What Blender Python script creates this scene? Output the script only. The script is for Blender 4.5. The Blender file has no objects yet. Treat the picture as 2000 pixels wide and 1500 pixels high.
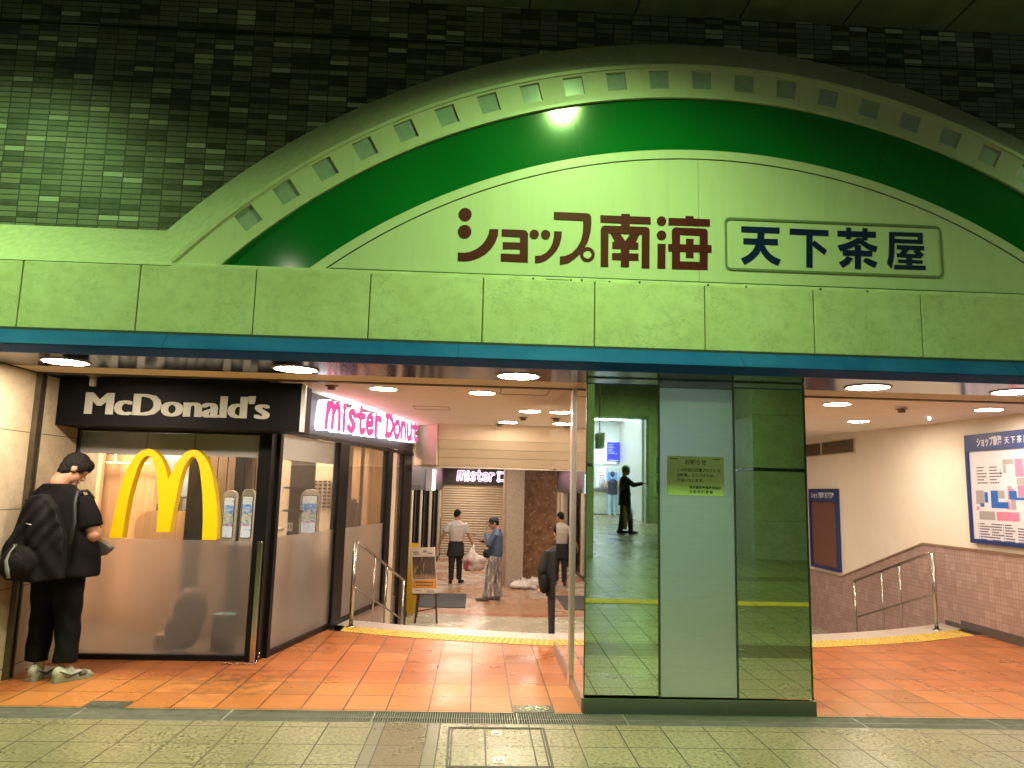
import bpy, bmesh, math, random
from mathutils import Vector, Matrix
random.seed(7)
S = bpy.context.scene
COL = S.collection
R = math.radians

# ------------------------------------------------------------------ camera
cd = bpy.data.cameras.new('camera'); cam = bpy.data.objects.new('camera', cd); COL.objects.link(cam)
_y, _p, _r = R(2.46722), R(8.10686), R(1.43966)
_f = Vector((math.sin(_y)*math.cos(_p), math.cos(_y)*math.cos(_p), math.sin(_p)))
_rt = Vector((math.cos(_y), -math.sin(_y), 0)); _up = _rt.cross(_f)
_r2 = _rt*math.cos(_r) + _up*math.sin(_r); _u2 = _up*math.cos(_r) - _rt*math.sin(_r)
m = Matrix((_r2, _u2, -_f)).transposed().to_4x4(); m.translation = Vector((0, 0, 1.55))
cam.matrix_world = m
cd.sensor_width = 36; cd.lens = 1450/2000*36; cd.clip_start = .05; cd.clip_end = 300
S.camera = cam

# ------------------------------------------------------------------ world, exposure
w = bpy.data.worlds.new('World'); S.world = w; w.use_nodes = True
w.node_tree.nodes['Background'].inputs[0].default_value = (.25, .33, .3, 1)
w.node_tree.nodes['Background'].inputs[1].default_value = .018      # night sky beyond the viaduct
S.view_settings.view_transform = 'Standard'; S.view_settings.look = 'None'
S.view_settings.exposure = .25; S.view_settings.gamma = 1
S.cycles.use_denoising = True
S.cycles.max_bounces = 9; S.cycles.diffuse_bounces = 4; S.cycles.glossy_bounces = 5
S.cycles.transmission_bounces = 8; S.cycles.transparent_max_bounces = 10
S.cycles.sample_clamp_indirect = 4; S.cycles.caustics_reflective = False; S.cycles.caustics_refractive = False
# strengths of the lit lamps
WARM = (1, .81, .64); GREEN = (.52, 1, .28); COOL = (.80, .90, 1)

# ------------------------------------------------------------------ materials
def nodes(name):
    mt = bpy.data.materials.new(name); mt.use_nodes = True
    nt = mt.node_tree; return mt, nt, nt.nodes, nt.links, nt.nodes['Principled BSDF']
def mth(nt, op, a, b=None, c=None):
    n = nt.nodes.new('ShaderNodeMath'); n.operation = op
    for i, v in enumerate((a, b, c)):
        if v is None: continue
        if isinstance(v, (int, float)): n.inputs[i].default_value = v
        else: nt.links.new(v, n.inputs[i])
    return n.outputs[0]
def mixc(nt, fac, a, b):
    n = nt.nodes.new('ShaderNodeMix'); n.data_type = 'RGBA'
    for k, v in ((0, fac), (6, a), (7, b)):
        if isinstance(v, (int, float)): n.inputs[k].default_value = v
        elif isinstance(v, tuple): n.inputs[k].default_value = (*v[:3], 1)
        else: nt.links.new(v, n.inputs[k])
    return n.outputs[2]
def noise(nt, scale, detail=3, vec=None, rough=.55):
    n = nt.nodes.new('ShaderNodeTexNoise'); n.inputs['Scale'].default_value = scale
    n.inputs['Detail'].default_value = detail; n.inputs['Roughness'].default_value = rough
    if vec is None:
        t = nt.nodes.new('ShaderNodeTexCoord'); vec = t.outputs['Object']
    nt.links.new(vec, n.inputs['Vector']); return n.outputs[0]
def ramp(nt, fac, stops):
    n = nt.nodes.new('ShaderNodeValToRGB'); nt.links.new(fac, n.inputs[0])
    e = n.color_ramp.elements
    while len(e) < len(stops): e.new(.5)
    for el, (p, c) in zip(e, stops):
        el.position = p; el.color = (*c, 1) if isinstance(c, tuple) else (c, c, c, 1)
    return n.outputs[0]
def bumpn(nt, bs, h, strength, dist=.01):
    b = nt.nodes.new('ShaderNodeBump'); b.inputs['Strength'].default_value = strength
    b.inputs['Distance'].default_value = dist
    nt.links.new(h, b.inputs['Height']); nt.links.new(b.outputs[0], bs.inputs['Normal'])
MATS = {}
def M(name, col, rough=.5, metal=0, var=.12, scale=6, bump=0, bscale=60, spec=.5, aniso=None):
    if name in MATS: return MATS[name]
    mt, nt, N, L, bs = nodes(name)
    n = noise(nt, scale, 5)
    c = ramp(nt, n, [(.3, tuple(max(0, v*(1-var)) for v in col)), (.7, tuple(min(1, v*(1+var)) for v in col))])
    L.new(c, bs.inputs['Base Color'])
    rr = mth(nt, 'MULTIPLY_ADD', n, .25*rough, rough*.875); L.new(rr, bs.inputs['Roughness'])
    bs.inputs['Metallic'].default_value = metal; bs.inputs['Specular IOR Level'].default_value = spec
    if bump: bumpn(nt, bs, noise(nt, bscale, 3), bump)
    MATS[name] = mt; return mt
def emis(name, col, strength, tex=None):
    if name in MATS: return MATS[name]
    mt, nt, N, L, bs = nodes(name)
    bs.inputs['Base Color'].default_value = (*col, 1)
    bs.inputs['Emission Color'].default_value = (*col, 1); bs.inputs['Emission Strength'].default_value = strength
    MATS[name] = mt; return mt
def glass(name, tint=(.95, .96, .95), refl=.10, dirt=.03):
    mt = bpy.data.materials.new(name); mt.use_nodes = True; nt = mt.node_tree; nt.nodes.clear(); L = nt.links
    o = nt.nodes.new('ShaderNodeOutputMaterial'); t = nt.nodes.new('ShaderNodeBsdfTransparent')
    t.inputs[0].default_value = (*tint, 1)
    g = nt.nodes.new('ShaderNodeBsdfGlossy'); g.inputs['Roughness'].default_value = .01
    d = nt.nodes.new('ShaderNodeBsdfDiffuse'); d.inputs[0].default_value = (.5, .48, .45, 1)
    lw = nt.nodes.new('ShaderNodeLayerWeight'); lw.inputs[0].default_value = .25
    f = mth(nt, 'MULTIPLY_ADD', lw.outputs['Fresnel'], .45, refl*.15)
    mx = nt.nodes.new('ShaderNodeMixShader'); L.new(f, mx.inputs[0]); L.new(t.outputs[0], mx.inputs[1]); L.new(g.outputs[0], mx.inputs[2])
    m2 = nt.nodes.new('ShaderNodeMixShader'); m2.inputs[0].default_value = dirt
    L.new(mx.outputs[0], m2.inputs[1]); L.new(d.outputs[0], m2.inputs[2]); L.new(m2.outputs[0], o.inputs[0])
    return mt
def frosted(name):
    mt = bpy.data.materials.new(name); mt.use_nodes = True; nt = mt.node_tree; nt.nodes.clear(); L = nt.links
    o = nt.nodes.new('ShaderNodeOutputMaterial')
    rf = nt.nodes.new('ShaderNodeBsdfRefraction'); rf.inputs['IOR'].default_value = 1.25; rf.inputs['Roughness'].default_value = .30
    rf.inputs[0].default_value = (1, .97, .94, 1)
    tl = nt.nodes.new('ShaderNodeBsdfTranslucent'); tl.inputs[0].default_value = (.85, .82, .8, 1)
    df = nt.nodes.new('ShaderNodeBsdfDiffuse'); df.inputs[0].default_value = (.5, .48, .46, 1)
    gl = nt.nodes.new('ShaderNodeBsdfGlossy'); gl.inputs['Roughness'].default_value = .12
    a = nt.nodes.new('ShaderNodeMixShader'); a.inputs[0].default_value = .17; L.new(rf.outputs[0], a.inputs[1]); L.new(tl.outputs[0], a.inputs[2])
    b = nt.nodes.new('ShaderNodeMixShader'); b.inputs[0].default_value = .09; L.new(a.outputs[0], b.inputs[1]); L.new(df.outputs[0], b.inputs[2])
    lw = nt.nodes.new('ShaderNodeLayerWeight'); lw.inputs[0].default_value = .3
    c = nt.nodes.new('ShaderNodeMixShader'); L.new(mth(nt, 'MULTIPLY', lw.outputs['Fresnel'], .35), c.inputs[0]); L.new(b.outputs[0], c.inputs[1]); L.new(gl.outputs[0], c.inputs[2])
    L.new(c.outputs[0], o.inputs[0]); return mt
def mirror(name, col, rough=.01):
    mt, nt, N, L, bs = nodes(name)
    bs.inputs['Base Color'].default_value = (*col, 1); bs.inputs['Metallic'].default_value = 1
    n = noise(nt, 9, 4); L.new(ramp(nt, n, [(.5, rough), (.8, rough+.05)]), bs.inputs['Roughness'])
    return mt
def grid(nt, u, v, pu, pv, ou, ov, jw):
    """cell maths of a tile field: joint mask, random value per cell, second random value"""
    a = mth(nt, 'DIVIDE', mth(nt, 'SUBTRACT', u, ou), pu); b = mth(nt, 'DIVIDE', mth(nt, 'SUBTRACT', v, ov), pv)
    fa = mth(nt, 'FRACT', a); fb = mth(nt, 'FRACT', b); ia = mth(nt, 'FLOOR', a); ib = mth(nt, 'FLOOR', b)
    da = mth(nt, 'MULTIPLY', mth(nt, 'MINIMUM', fa, mth(nt, 'SUBTRACT', 1, fa)), pu)
    db = mth(nt, 'MULTIPLY', mth(nt, 'MINIMUM', fb, mth(nt, 'SUBTRACT', 1, fb)), pv)
    d = mth(nt, 'MINIMUM', da, db)
    mr = nt.nodes.new('ShaderNodeMapRange'); mr.inputs[1].default_value = jw*.5; mr.inputs[2].default_value = jw*.5+.0025
    nt.links.new(d, mr.inputs[0])
    cb = nt.nodes.new('ShaderNodeCombineXYZ'); nt.links.new(ia, cb.inputs[0]); nt.links.new(ib, cb.inputs[1])
    wn = nt.nodes.new('ShaderNodeTexWhiteNoise'); wn.noise_dimensions = '3D'; nt.links.new(cb.outputs[0], wn.inputs['Vector'])
    sp = nt.nodes.new('ShaderNodeSeparateColor'); nt.links.new(wn.outputs['Color'], sp.inputs[0])
    return mr.outputs[0], wn.outputs['Value'], sp.outputs[1], ia, ib
def coords(nt):
    t = nt.nodes.new('ShaderNodeTexCoord'); s = nt.nodes.new('ShaderNodeSeparateXYZ'); nt.links.new(t.outputs['Object'], s.inputs[0])
    return s.outputs[0], s.outputs[1], s.outputs[2], t.outputs['Object']

# ------------------------------------------------------------------ mesh building
class MB:
    def __init__(s): s.v = []; s.f = []; s.sm = []
    def add(s, vs, fs, smooth=False):
        k = len(s.v); s.v += [tuple(p) for p in vs]
        for f in fs: s.f.append([i+k for i in f]); s.sm.append(smooth)
        return s
    def box(s, x0, x1, y0, y1, z0, z1):
        return s.add([(x0,y0,z0),(x1,y0,z0),(x1,y1,z0),(x0,y1,z0),(x0,y0,z1),(x1,y0,z1),(x1,y1,z1),(x0,y1,z1)],
                     [(0,3,2,1),(4,5,6,7),(0,1,5,4),(1,2,6,5),(2,3,7,6),(3,0,4,7)])
    def obox(s, O, u, n, s0, s1, n0, n1, z0, z1):
        """box on a vertical wall: s along u, n along the wall's normal"""
        P = lambda a, b, z: tuple(O[i]+u[i]*a+n[i]*b for i in (0, 1))+(z,)
        return s.add([P(s0,n0,z0),P(s1,n0,z0),P(s1,n1,z0),P(s0,n1,z0),P(s0,n0,z1),P(s1,n0,z1),P(s1,n1,z1),P(s0,n1,z1)],
                     [(0,3,2,1),(4,5,6,7),(0,1,5,4),(1,2,6,5),(2,3,7,6),(3,0,4,7)])
    def prism(s, poly, vec, smooth=False):
        n = len(poly); v = Vector(vec)
        vs = [Vector(p) for p in poly]; vs2 = [p+v for p in vs]
        s.add(vs+vs2, [tuple(range(n))[::-1], tuple(range(n, 2*n))])
        return s.add(vs+vs2, [(i, (i+1) % n, n+(i+1) % n, n+i) for i in range(n)], smooth)
    def tube(s, pts, rad, seg=10, caps=True, smooth=True):
        pts = [Vector(p) for p in pts]; n = len(pts)
        rad = rad if isinstance(rad, (list, tuple)) else [rad]*n
        ref = None; rings = []
        for i, p in enumerate(pts):
            t = (pts[min(i+1, n-1)]-pts[max(i-1, 0)]).normalized()
            if ref is None: ref = Vector((0, 0, 1)) if abs(t.z) < .9 else Vector((1, 0, 0))
            a = t.cross(ref).normalized(); b = a.cross(t).normalized(); ref = b
            rings.append([p+(a*math.cos(2*math.pi*k/seg)+b*math.sin(2*math.pi*k/seg))*rad[i] for k in range(seg)])
        vs = [q for r in rings for q in r]
        fs = [(i*seg+k, i*seg+(k+1) % seg, (i+1)*seg+(k+1) % seg, (i+1)*seg+k) for i in range(n-1) for k in range(seg)]
        s.add(vs, fs, smooth)
        if caps: s.add(rings[0]+rings[-1], [tuple(range(seg))[::-1], tuple(range(seg, 2*seg))])
        return s
    def lathe(s, c, prof, seg=24, smooth=True, axis='z'):
        """prof: (radius, height) pairs about a vertical axis"""
        n = len(prof); vs = []
        for r, h in prof:
            for k in range(seg):
                a = 2*math.pi*k/seg
                vs.append((c[0]+r*math.cos(a), c[1]+r*math.sin(a), c[2]+h) if axis == 'z' else (c[0]+r*math.cos(a), c[1]+h, c[2]+r*math.sin(a)))
        fs = [(i*seg+k, i*seg+(k+1) % seg, (i+1)*seg+(k+1) % seg, (i+1)*seg+k) for i in range(n-1) for k in range(seg)]
        s.add(vs, fs, smooth); return s
    def ball(s, c, rx, ry, rz, seg=14, rings=9, rot=None):
        vs = []; c = Vector(c)
        for i in range(rings+1):
            a = math.pi*i/rings
            for k in range(seg):
                b = 2*math.pi*k/seg
                p = Vector((rx*math.sin(a)*math.cos(b), ry*math.sin(a)*math.sin(b), rz*math.cos(a)))
                if rot: p = rot @ p
                vs.append(c+p)
        fs = [(i*seg+k, (i+1)*seg+k, (i+1)*seg+(k+1) % seg, i*seg+(k+1) % seg) for i in range(rings) for k in range(seg)]
        return s.add(vs, fs, True)
    def loft(s, rings, seg=18):
        """rings: (cx, cy, cz, rx, ry) stacked; closed body"""
        vs = []
        for cx, cy, cz, rx, ry in rings:
            vs += [(cx+rx*math.cos(2*math.pi*k/seg), cy+ry*math.sin(2*math.pi*k/seg), cz) for k in range(seg)]
        n = len(rings)
        fs = [(i*seg+k, i*seg+(k+1) % seg, (i+1)*seg+(k+1) % seg, (i+1)*seg+k) for i in range(n-1) for k in range(seg)]
        s.add(vs, fs, True)
        return s.add(vs[:seg]+vs[-seg:], [tuple(range(seg))[::-1], tuple(range(seg, 2*seg))])
    def mesh(s, name):
        me = bpy.data.meshes.new(name); me.from_pydata(s.v, [], s.f); me.update()
        me.polygons.foreach_set('use_smooth', s.sm)
        bm = bmesh.new(); bm.from_mesh(me); bmesh.ops.remove_doubles(bm, verts=bm.verts, dist=1e-6)
        bmesh.ops.recalc_face_normals(bm, faces=bm.faces); bm.to_mesh(me); bm.free(); me.update()
        return me
    def build(s, name, mat, parent=None, bevel=0):
        me = s.mesh(name)
        o = bpy.data.objects.new(name, me); COL.objects.link(o); me.materials.append(mat)
        if bevel:
            b = o.modifiers.new('bevel', 'BEVEL'); b.width = bevel; b.segments = 2; b.limit_method = 'ANGLE'; b.angle_limit = R(40)
        if parent: adopt(o, parent)
        return o
AT = {}
def adopt(o, parent):
    """o's geometry is in world space; parent is a thing's Empty or one of its parts"""
    o.parent = parent
    o.matrix_parent_inverse = Matrix.Translation(-Vector(AT[parent.name])) if parent.name in AT else Matrix.Identity(4)
def tag(o, label=None, cat=None, group=None, kind=None):
    if label: o['label'] = label
    if cat: o['category'] = cat
    if group: o['group'] = group
    if kind: o['kind'] = kind
    return o
def struct(o): o['kind'] = 'structure'; return o
def thing(name, loc, label, cat, group=None):
    o = bpy.data.objects.new(name, None); COL.objects.link(o); o.location = loc; o.empty_display_size = .2
    AT[o.name] = loc; return tag(o, label, cat, group)
def dup(root, loc, label, group=None):
    r = root.copy(); COL.objects.link(r); r.location = loc; r['label'] = label
    if group: r['group'] = group
    for ch in list(root.children):
        c = ch.copy(); COL.objects.link(c); c.parent = r; c.matrix_parent_inverse = ch.matrix_parent_inverse.copy()
        for g in ch.children:
            d = g.copy(); COL.objects.link(d); d.parent = c
    return r
def text_mb(body, O, u, v, n, size, depth=.002, offset=0, align='LEFT', sx=1.0):
    """flat lettering: O origin, u reading direction, v up, n outward"""
    cu = bpy.data.curves.new('lettering', 'FONT'); cu.body = body; cu.size = size; cu.offset = offset
    cu.align_x = align; cu.resolution_u = 3; cu.extrude = depth*.5
    o = bpy.data.objects.new('lettering', cu); COL.objects.link(o)
    dg = bpy.context.evaluated_depsgraph_get(); me = o.evaluated_get(dg).to_mesh()
    O, u, v, n = Vector(O), Vector(u), Vector(v), Vector(n)
    mb = MB(); mb.add([O+u*(p.co.x*sx)+v*p.co.y+n*(p.co.z+depth*.5) for p in me.vertices], [tuple(q.vertices) for q in me.polygons])
    o.evaluated_get(dg).to_mesh_clear(); bpy.data.objects.remove(o); bpy.data.curves.remove(cu)
    return mb
def stroke_polys(pts, wd, closed=False, n=6):
    """a pen stroke of round ends as one 2D outline"""
    P = [Vector(p) for p in pts]
    if len(P) == 1:
        return [(P[0].x+wd*.6*math.cos(a), P[0].y+wd*.6*math.sin(a)) for a in [2*math.pi*k/12 for k in range(12)]]
    L, Rr = [], []
    for i, p in enumerate(P):
        t = (P[min(i+1, len(P)-1)]-P[max(i-1, 0)]).normalized(); nn = Vector((-t.y, t.x))
        L.append(p+nn*wd*.5); Rr.append(p-nn*wd*.5)
    def cap(c, a0):
        return [Vector((c.x+wd*.5*math.cos(a0+math.pi*k/n), c.y+wd*.5*math.sin(a0+math.pi*k/n))) for k in range(1, n)]
    t1 = (P[-1]-P[-2]).normalized(); t0 = (P[1]-P[0]).normalized()
    out = Rr + cap(P[-1], math.atan2(-t1.x, t1.y)) + L[::-1] + cap(P[0], math.atan2(t0.x, -t0.y))
    return [(q.x, q.y) for q in out]
def smoothline(pts, n=5):
    """Catmull-Rom through 2D points"""
    P = [Vector(p) for p in pts]
    if len(P) < 3: return pts
    Q = [P[0]*2-P[1]]+P+[P[-1]*2-P[-2]]; out = []
    for i in range(1, len(Q)-2):
        for k in range(n):
            t = k/n; a, b, c, d = Q[i-1], Q[i], Q[i+1], Q[i+2]
            out.append(.5*((2*b)+(c-a)*t+(2*a-5*b+4*c-d)*t*t+(3*b-a-3*c+d)*t**3))
    return [(q.x, q.y) for q in out]+[tuple(P[-1])]
LET = dict(m=[[(.08,0),(.16,.85)],[(.15,.55),(.32,.88),(.48,.7),(.46,.03)],[(.49,.55),(.68,.88),(.86,.7),(.9,.0)]],
    i=[[(.5,0),(.5,.58)],[(.5,.86)]], s=[[(.84,.62),(.55,.76),(.24,.62),(.5,.4),(.78,.2),(.5,0),(.16,.1)]],
    t=[[(.45,.97),(.45,.2),(.62,.0),(.88,.08)],[(.12,.66),(.84,.66)]], e=[[(.2,.36),(.82,.42),(.74,.66),(.5,.75),(.22,.58),(.18,.25),(.45,0),(.85,.1)]],
    r=[[(.25,0),(.25,.74)],[(.27,.45),(.5,.72),(.85,.66)]], D=[[(.2,.02),(.22,.96)],[(.1,.95),(.6,.88),(.92,.5),(.62,.08),(.12,.02)]],
    o=[[(.5,.75),(.2,.6),(.16,.25),(.42,0),(.75,.1),(.86,.45),(.7,.7),(.5,.75)]], n=[[(.2,0),(.2,.74)],[(.22,.48),(.5,.75),(.8,.55),(.82,0)]],
    u=[[(.18,.74),(.2,.2),(.45,0),(.78,.2)],[(.8,.74),(.84,0)]])
def pen_word(word, O, u, v, n, h, adv, wd, depth, off=0, gap=.5):
    """hand-drawn round lettering; returns MB"""
    O, u, v, n = Vector(O), Vector(u), Vector(v), Vector(n); mb = MB(); x = 0; k = 0
    for ch in word:
        if ch == ' ': x += adv*gap; continue
        a = adv*(1.45 if ch == 'm' else .6 if ch == 'i' else 1.2 if ch == 'D' else 1)
        for st in LET[ch]:
            pl = stroke_polys(smoothline([(p[0]*a, p[1]*h) for p in st]) if len(st) > 2 else [(p[0]*a, p[1]*h) for p in st], wd)
            k += 1; e = off+.0004*(k % 5)
            mb.prism([O+u*(x+p[0])+v*p[1]+n*e for p in pl], n*depth)
        x += a
    return mb
def remesh(mb, name, mat, parent, voxel=.01, smooth=5, fac=.5, fn=None):
    me = mb.mesh(name); o = bpy.data.objects.new(name, me); COL.objects.link(o)
    r_ = o.modifiers.new('r', 'REMESH'); r_.mode = 'VOXEL'; r_.voxel_size = voxel; r_.use_smooth_shade = True
    if smooth: s_ = o.modifiers.new('s', 'SMOOTH'); s_.iterations = smooth; s_.factor = fac
    dg = bpy.context.evaluated_depsgraph_get(); new = bpy.data.meshes.new_from_object(o.evaluated_get(dg))
    o.modifiers.clear(); o.data = new; bpy.data.meshes.remove(me); new.name = name
    for p in new.polygons: p.use_smooth = True
    if fn:
        for vv in new.vertices: vv.co = fn(vv.co)
    new.materials.clear(); new.materials.append(mat)
    if parent: adopt(o, parent)
    return o

# ================================================================== floors
def floor_mat(name):
    mt, nt, N, L, bs = nodes(name); x, y, z, ob = coords(nt)
    # joint column starts differently left and right of the brown band
    right = mth(nt, 'GREATER_THAN', x, -.194)
    xs = mth(nt, 'MULTIPLY_ADD', right, -.146, x)
    j, rv, rv2, ia, ib = grid(nt, xs, y, .293, .330, -.633, 4.46, .006)
    sp = noise(nt, 40, 3, ob, .8); st = noise(nt, 3.2, 5, ob); sp2 = noise(nt, 260, 2, ob)
    base = ramp(nt, sp, [(.37, (.026, .022, .013)), (.46, (.18, .152, .102)), (.60, (.31, .262, .18))])
    base = mixc(nt, mth(nt, 'MULTIPLY', rv, .30), base, (.15, .125, .085))
    base = mixc(nt, ramp(nt, st, [(.44, 0.0), (.82, .5)]), base, (.17, .14, .09))
    # brown and grey-brown bands laid in the paving
    def inside(v, a, b): return mth(nt, 'MULTIPLY', mth(nt, 'GREATER_THAN', v, a), mth(nt, 'LESS_THAN', v, b))
    band = inside(x, -.633, -.194); core = inside(x, -.556, -.275)
    brown = ramp(nt, sp, [(.36, (.06, .045, .026)), (.5, (.135, .10, .06)), (.65, (.17, .13, .08))])
    grey = ramp(nt, sp2, [(.3, (.13, .11, .085)), (.7, (.17, .145, .115))])
    base = mixc(nt, band, base, mixc(nt, core, grey, brown))
    cross = inside(y, 3.2, 3.72); base = mixc(nt, cross, base, mixc(nt, .5, brown, (.07, .05, .035)))
    dark2 = inside(y, -1.6, -1.1); base = mixc(nt, dark2, base, brown)
    ej = mth(nt, 'MINIMUM', mth(nt, 'ABSOLUTE', mth(nt, 'ADD', x, .633)), mth(nt, 'ABSOLUTE', mth(nt, 'ADD', x, .194)))
    ej = mth(nt, 'MINIMUM', ej, mth(nt, 'MINIMUM', mth(nt, 'ABSOLUTE', mth(nt, 'ADD', x, .556)), mth(nt, 'ABSOLUTE', mth(nt, 'ADD', x, .275))))
    incore = mth(nt, 'MULTIPLY', band, mth(nt, 'SUBTRACT', 1, mth(nt, 'LESS_THAN', mth(nt, 'ABSOLUTE', mth(nt, 'SUBTRACT', mth(nt, 'FRACT', mth(nt, 'DIVIDE', mth(nt, 'SUBTRACT', y, 4.46), .33)), .5)), .49)))
    jj = mth(nt, 'MULTIPLY', j, mth(nt, 'SUBTRACT', 1, band)); jj = mth(nt, 'ADD', jj, mth(nt, 'MULTIPLY', band, mth(nt, 'SUBTRACT', 1, incore)))
    jj = mth(nt, 'MULTIPLY', jj, mth(nt, 'GREATER_THAN', ej, .0035))
    vs_ = nt.nodes.new('ShaderNodeTexVoronoi'); vs_.inputs['Scale'].default_value = 4.2; L.new(ob, vs_.inputs['Vector'])
    gum = mth(nt, 'MULTIPLY', mth(nt, 'LESS_THAN', vs_.outputs['Distance'], .06), mth(nt, 'GREATER_THAN', noise(nt, 1.7, 2, ob), .5)); base = mixc(nt, gum, base, (.035, .03, .02))
    base = mixc(nt, jj, (.025, .022, .014), base)
    L.new(base, bs.inputs['Base Color'])
    wet = noise(nt, 1.1, 4, ob); rough = ramp(nt, wet, [(.30, .22), (.70, .36)])
    L.new(mth(nt, 'ADD', rough, mth(nt, 'MULTIPLY', mth(nt, 'SUBTRACT', 1, jj), .3)), bs.inputs['Roughness'])
    h = mth(nt, 'ADD', mth(nt, 'MULTIPLY', jj, .5), mth(nt, 'MULTIPLY', sp, .35))
    bumpn(nt, bs, h, .35, .006)
    return mt
fm = floor_mat('paving_granite')
mb = MB(); xs = (-16, 16)
prof = [(5.215, 0), (4.3, 0), (-13, .623), (-19, .80), (-30, .80)]
vs = [(x, y, z) for y, z in prof for x in xs]
mb.add(vs, [(2*i, 2*i+1, 2*i+3, 2*i+2) for i in range(len(prof)-1)])
struct(mb.build('passage_floor', fm))
def fz(y): return 0 if y > 4.3 else .036*(4.3-y) if y > -13 else .623+.0295*(-13-y) if y > -19 else .80

def terracotta():
    mt, nt, N, L, bs = nodes('terracotta_tiles'); x, y, z, ob = coords(nt)
    j, rv, rv2, ia, ib = grid(nt, x, y, .2965, .365, .003, 5.505, .0075)
    st = noise(nt, 4.5, 6, ob, .62); st2 = noise(nt, 1.7, 5, ob); sc = noise(nt, 38, 3, ob)
    base = ramp(nt, rv, [(0, (.33, .105, .030)), (.5, (.40, .130, .038)), (1, (.44, .155, .052))])
    base = mixc(nt, ramp(nt, rv2, [(.86, 0.0), (.9, .42)]), base, (.22, .085, .03))
    base = mixc(nt, ramp(nt, st, [(.42, 0.0), (.85, .55)]), base, (.27, .10, .035))
    base = mixc(nt, ramp(nt, sc, [(.50, 0.0), (.85, .25)]), base, (.56, .25, .10))
    # grime tracked in near the shop's corner
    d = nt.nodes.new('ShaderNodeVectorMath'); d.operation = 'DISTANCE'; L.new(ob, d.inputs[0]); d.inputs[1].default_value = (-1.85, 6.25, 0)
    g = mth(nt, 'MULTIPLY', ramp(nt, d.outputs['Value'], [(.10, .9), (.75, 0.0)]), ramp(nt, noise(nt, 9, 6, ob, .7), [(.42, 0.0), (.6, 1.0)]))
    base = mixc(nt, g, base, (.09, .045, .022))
    vs_ = nt.nodes.new('ShaderNodeTexVoronoi'); vs_.inputs['Scale'].default_value = 5.5; L.new(ob, vs_.inputs['Vector'])
    gum = mth(nt, 'MULTIPLY', mth(nt, 'LESS_THAN', vs_.outputs['Distance'], .055), mth(nt, 'GREATER_THAN', noise(nt, 2.1, 2, ob), .55)); base = mixc(nt, gum, base, (.05, .03, .02))
    scr = nt.nodes.new('ShaderNodeMapping'); scr.inputs['Scale'].default_value = (2.5, 30, 1); L.new(ob, scr.inputs[0])
    base = mixc(nt, ramp(nt, noise(nt, 3, 5, scr.outputs[0], .7), [(.60, 0.0), (.70, .25)]), base, (.55, .25, .11))
    base = mixc(nt, j, (.05, .020, .010), base)
    L.new(base, bs.inputs['Base Color'])
    wet = ramp(nt, st2, [(.34, .24), (.55, .36), (.75, .46)])
    L.new(wet, bs.inputs['Roughness']); bs.inputs['Specular IOR Level'].default_value = .45
    bumpn(nt, bs, mth(nt, 'ADD', mth(nt, 'MULTIPLY', j, .6), mth(nt, 'MULTIPLY', st, .4)), .25, .006)
    return mt
AC = (1.8, 16.2)                                   # centre of the stair's arc
def arc(Rr, x0, x1, n=48, z=0.0):
    return [(x0+(x1-x0)*i/n, AC[1]-math.sqrt(max(.01, Rr*Rr-(x0+(x1-x0)*i/n-AC[0])**2)), z) for i in range(n+1)]
def arc_band(mb, R0, R1, x0, x1, z, n=48):
    a, b = arc(R0, x0, x1, n, z), arc(R1, x0, x1, n, z)
    return mb.add(a+b, [(i, i+1, n+1+i+1, n+1+i) for i in range(n)])
XL, XR = -1.95, 6.0
mb = MB(); n = 60
a = arc(8.5, -1.62, XR, n); fr = [(p[0], 5.482, 0) for p in a]
mb.add(fr+a, [(i, i+1, n+2+i, n+1+i) for i in range(n)])
mb.add([(-3.62, 5.482, 0), (-1.62, 5.482, 0), (-1.62, 8.42, 0), (-1.90, 6.98, 0), (-3.62, 6.98, 0)], [(0, 1, 2, 3, 4)])
struct(mb.build('entrance_floor', terracotta()))

stone_w = M('pale_granite', (.52, .46, .40), .45, var=.10, scale=40, bump=.1)
def steps_mat():
    mt, nt, N, L, bs = nodes('stair_stone'); x, y, z, ob = coords(nt)
    sp = noise(nt, 120, 2, ob, .7)
    base = ramp(nt, sp, [(.3, (.42, .37, .32)), (.7, (.58, .53, .47))])
    u = mth(nt, 'FRACT', mth(nt, 'DIVIDE', mth(nt, 'ADD', x, .27), 1.03))
    j = mth(nt, 'LESS_THAN', u, .006); base = mixc(nt, j, base, (.2, .17, .14))
    L.new(base, bs.inputs['Base Color']); bs.inputs['Roughness'].default_value = .38
    return mt
sm = steps_mat(); mb = MB()
arc_band(mb, 8.2, 7.85, -1.75, XR, .0)
for k in range(4):
    z1, z0 = -.17*k, -.17*(k+1); r0, r1 = 7.85-.3*k, 7.85-.3*(k+1)
    a, b = arc(r0, -1.6+.1*k, XR, 48, z1), arc(r0, -1.6+.1*k, XR, 48, z0)
    mb.add(a+b, [(i, i+1, 50+i, 49+i) for i in range(48)])
    if k < 3: arc_band(mb, r0, r1, -1.6+.1*k, XR, z0)
struct(mb.build('stairs', sm))

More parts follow.
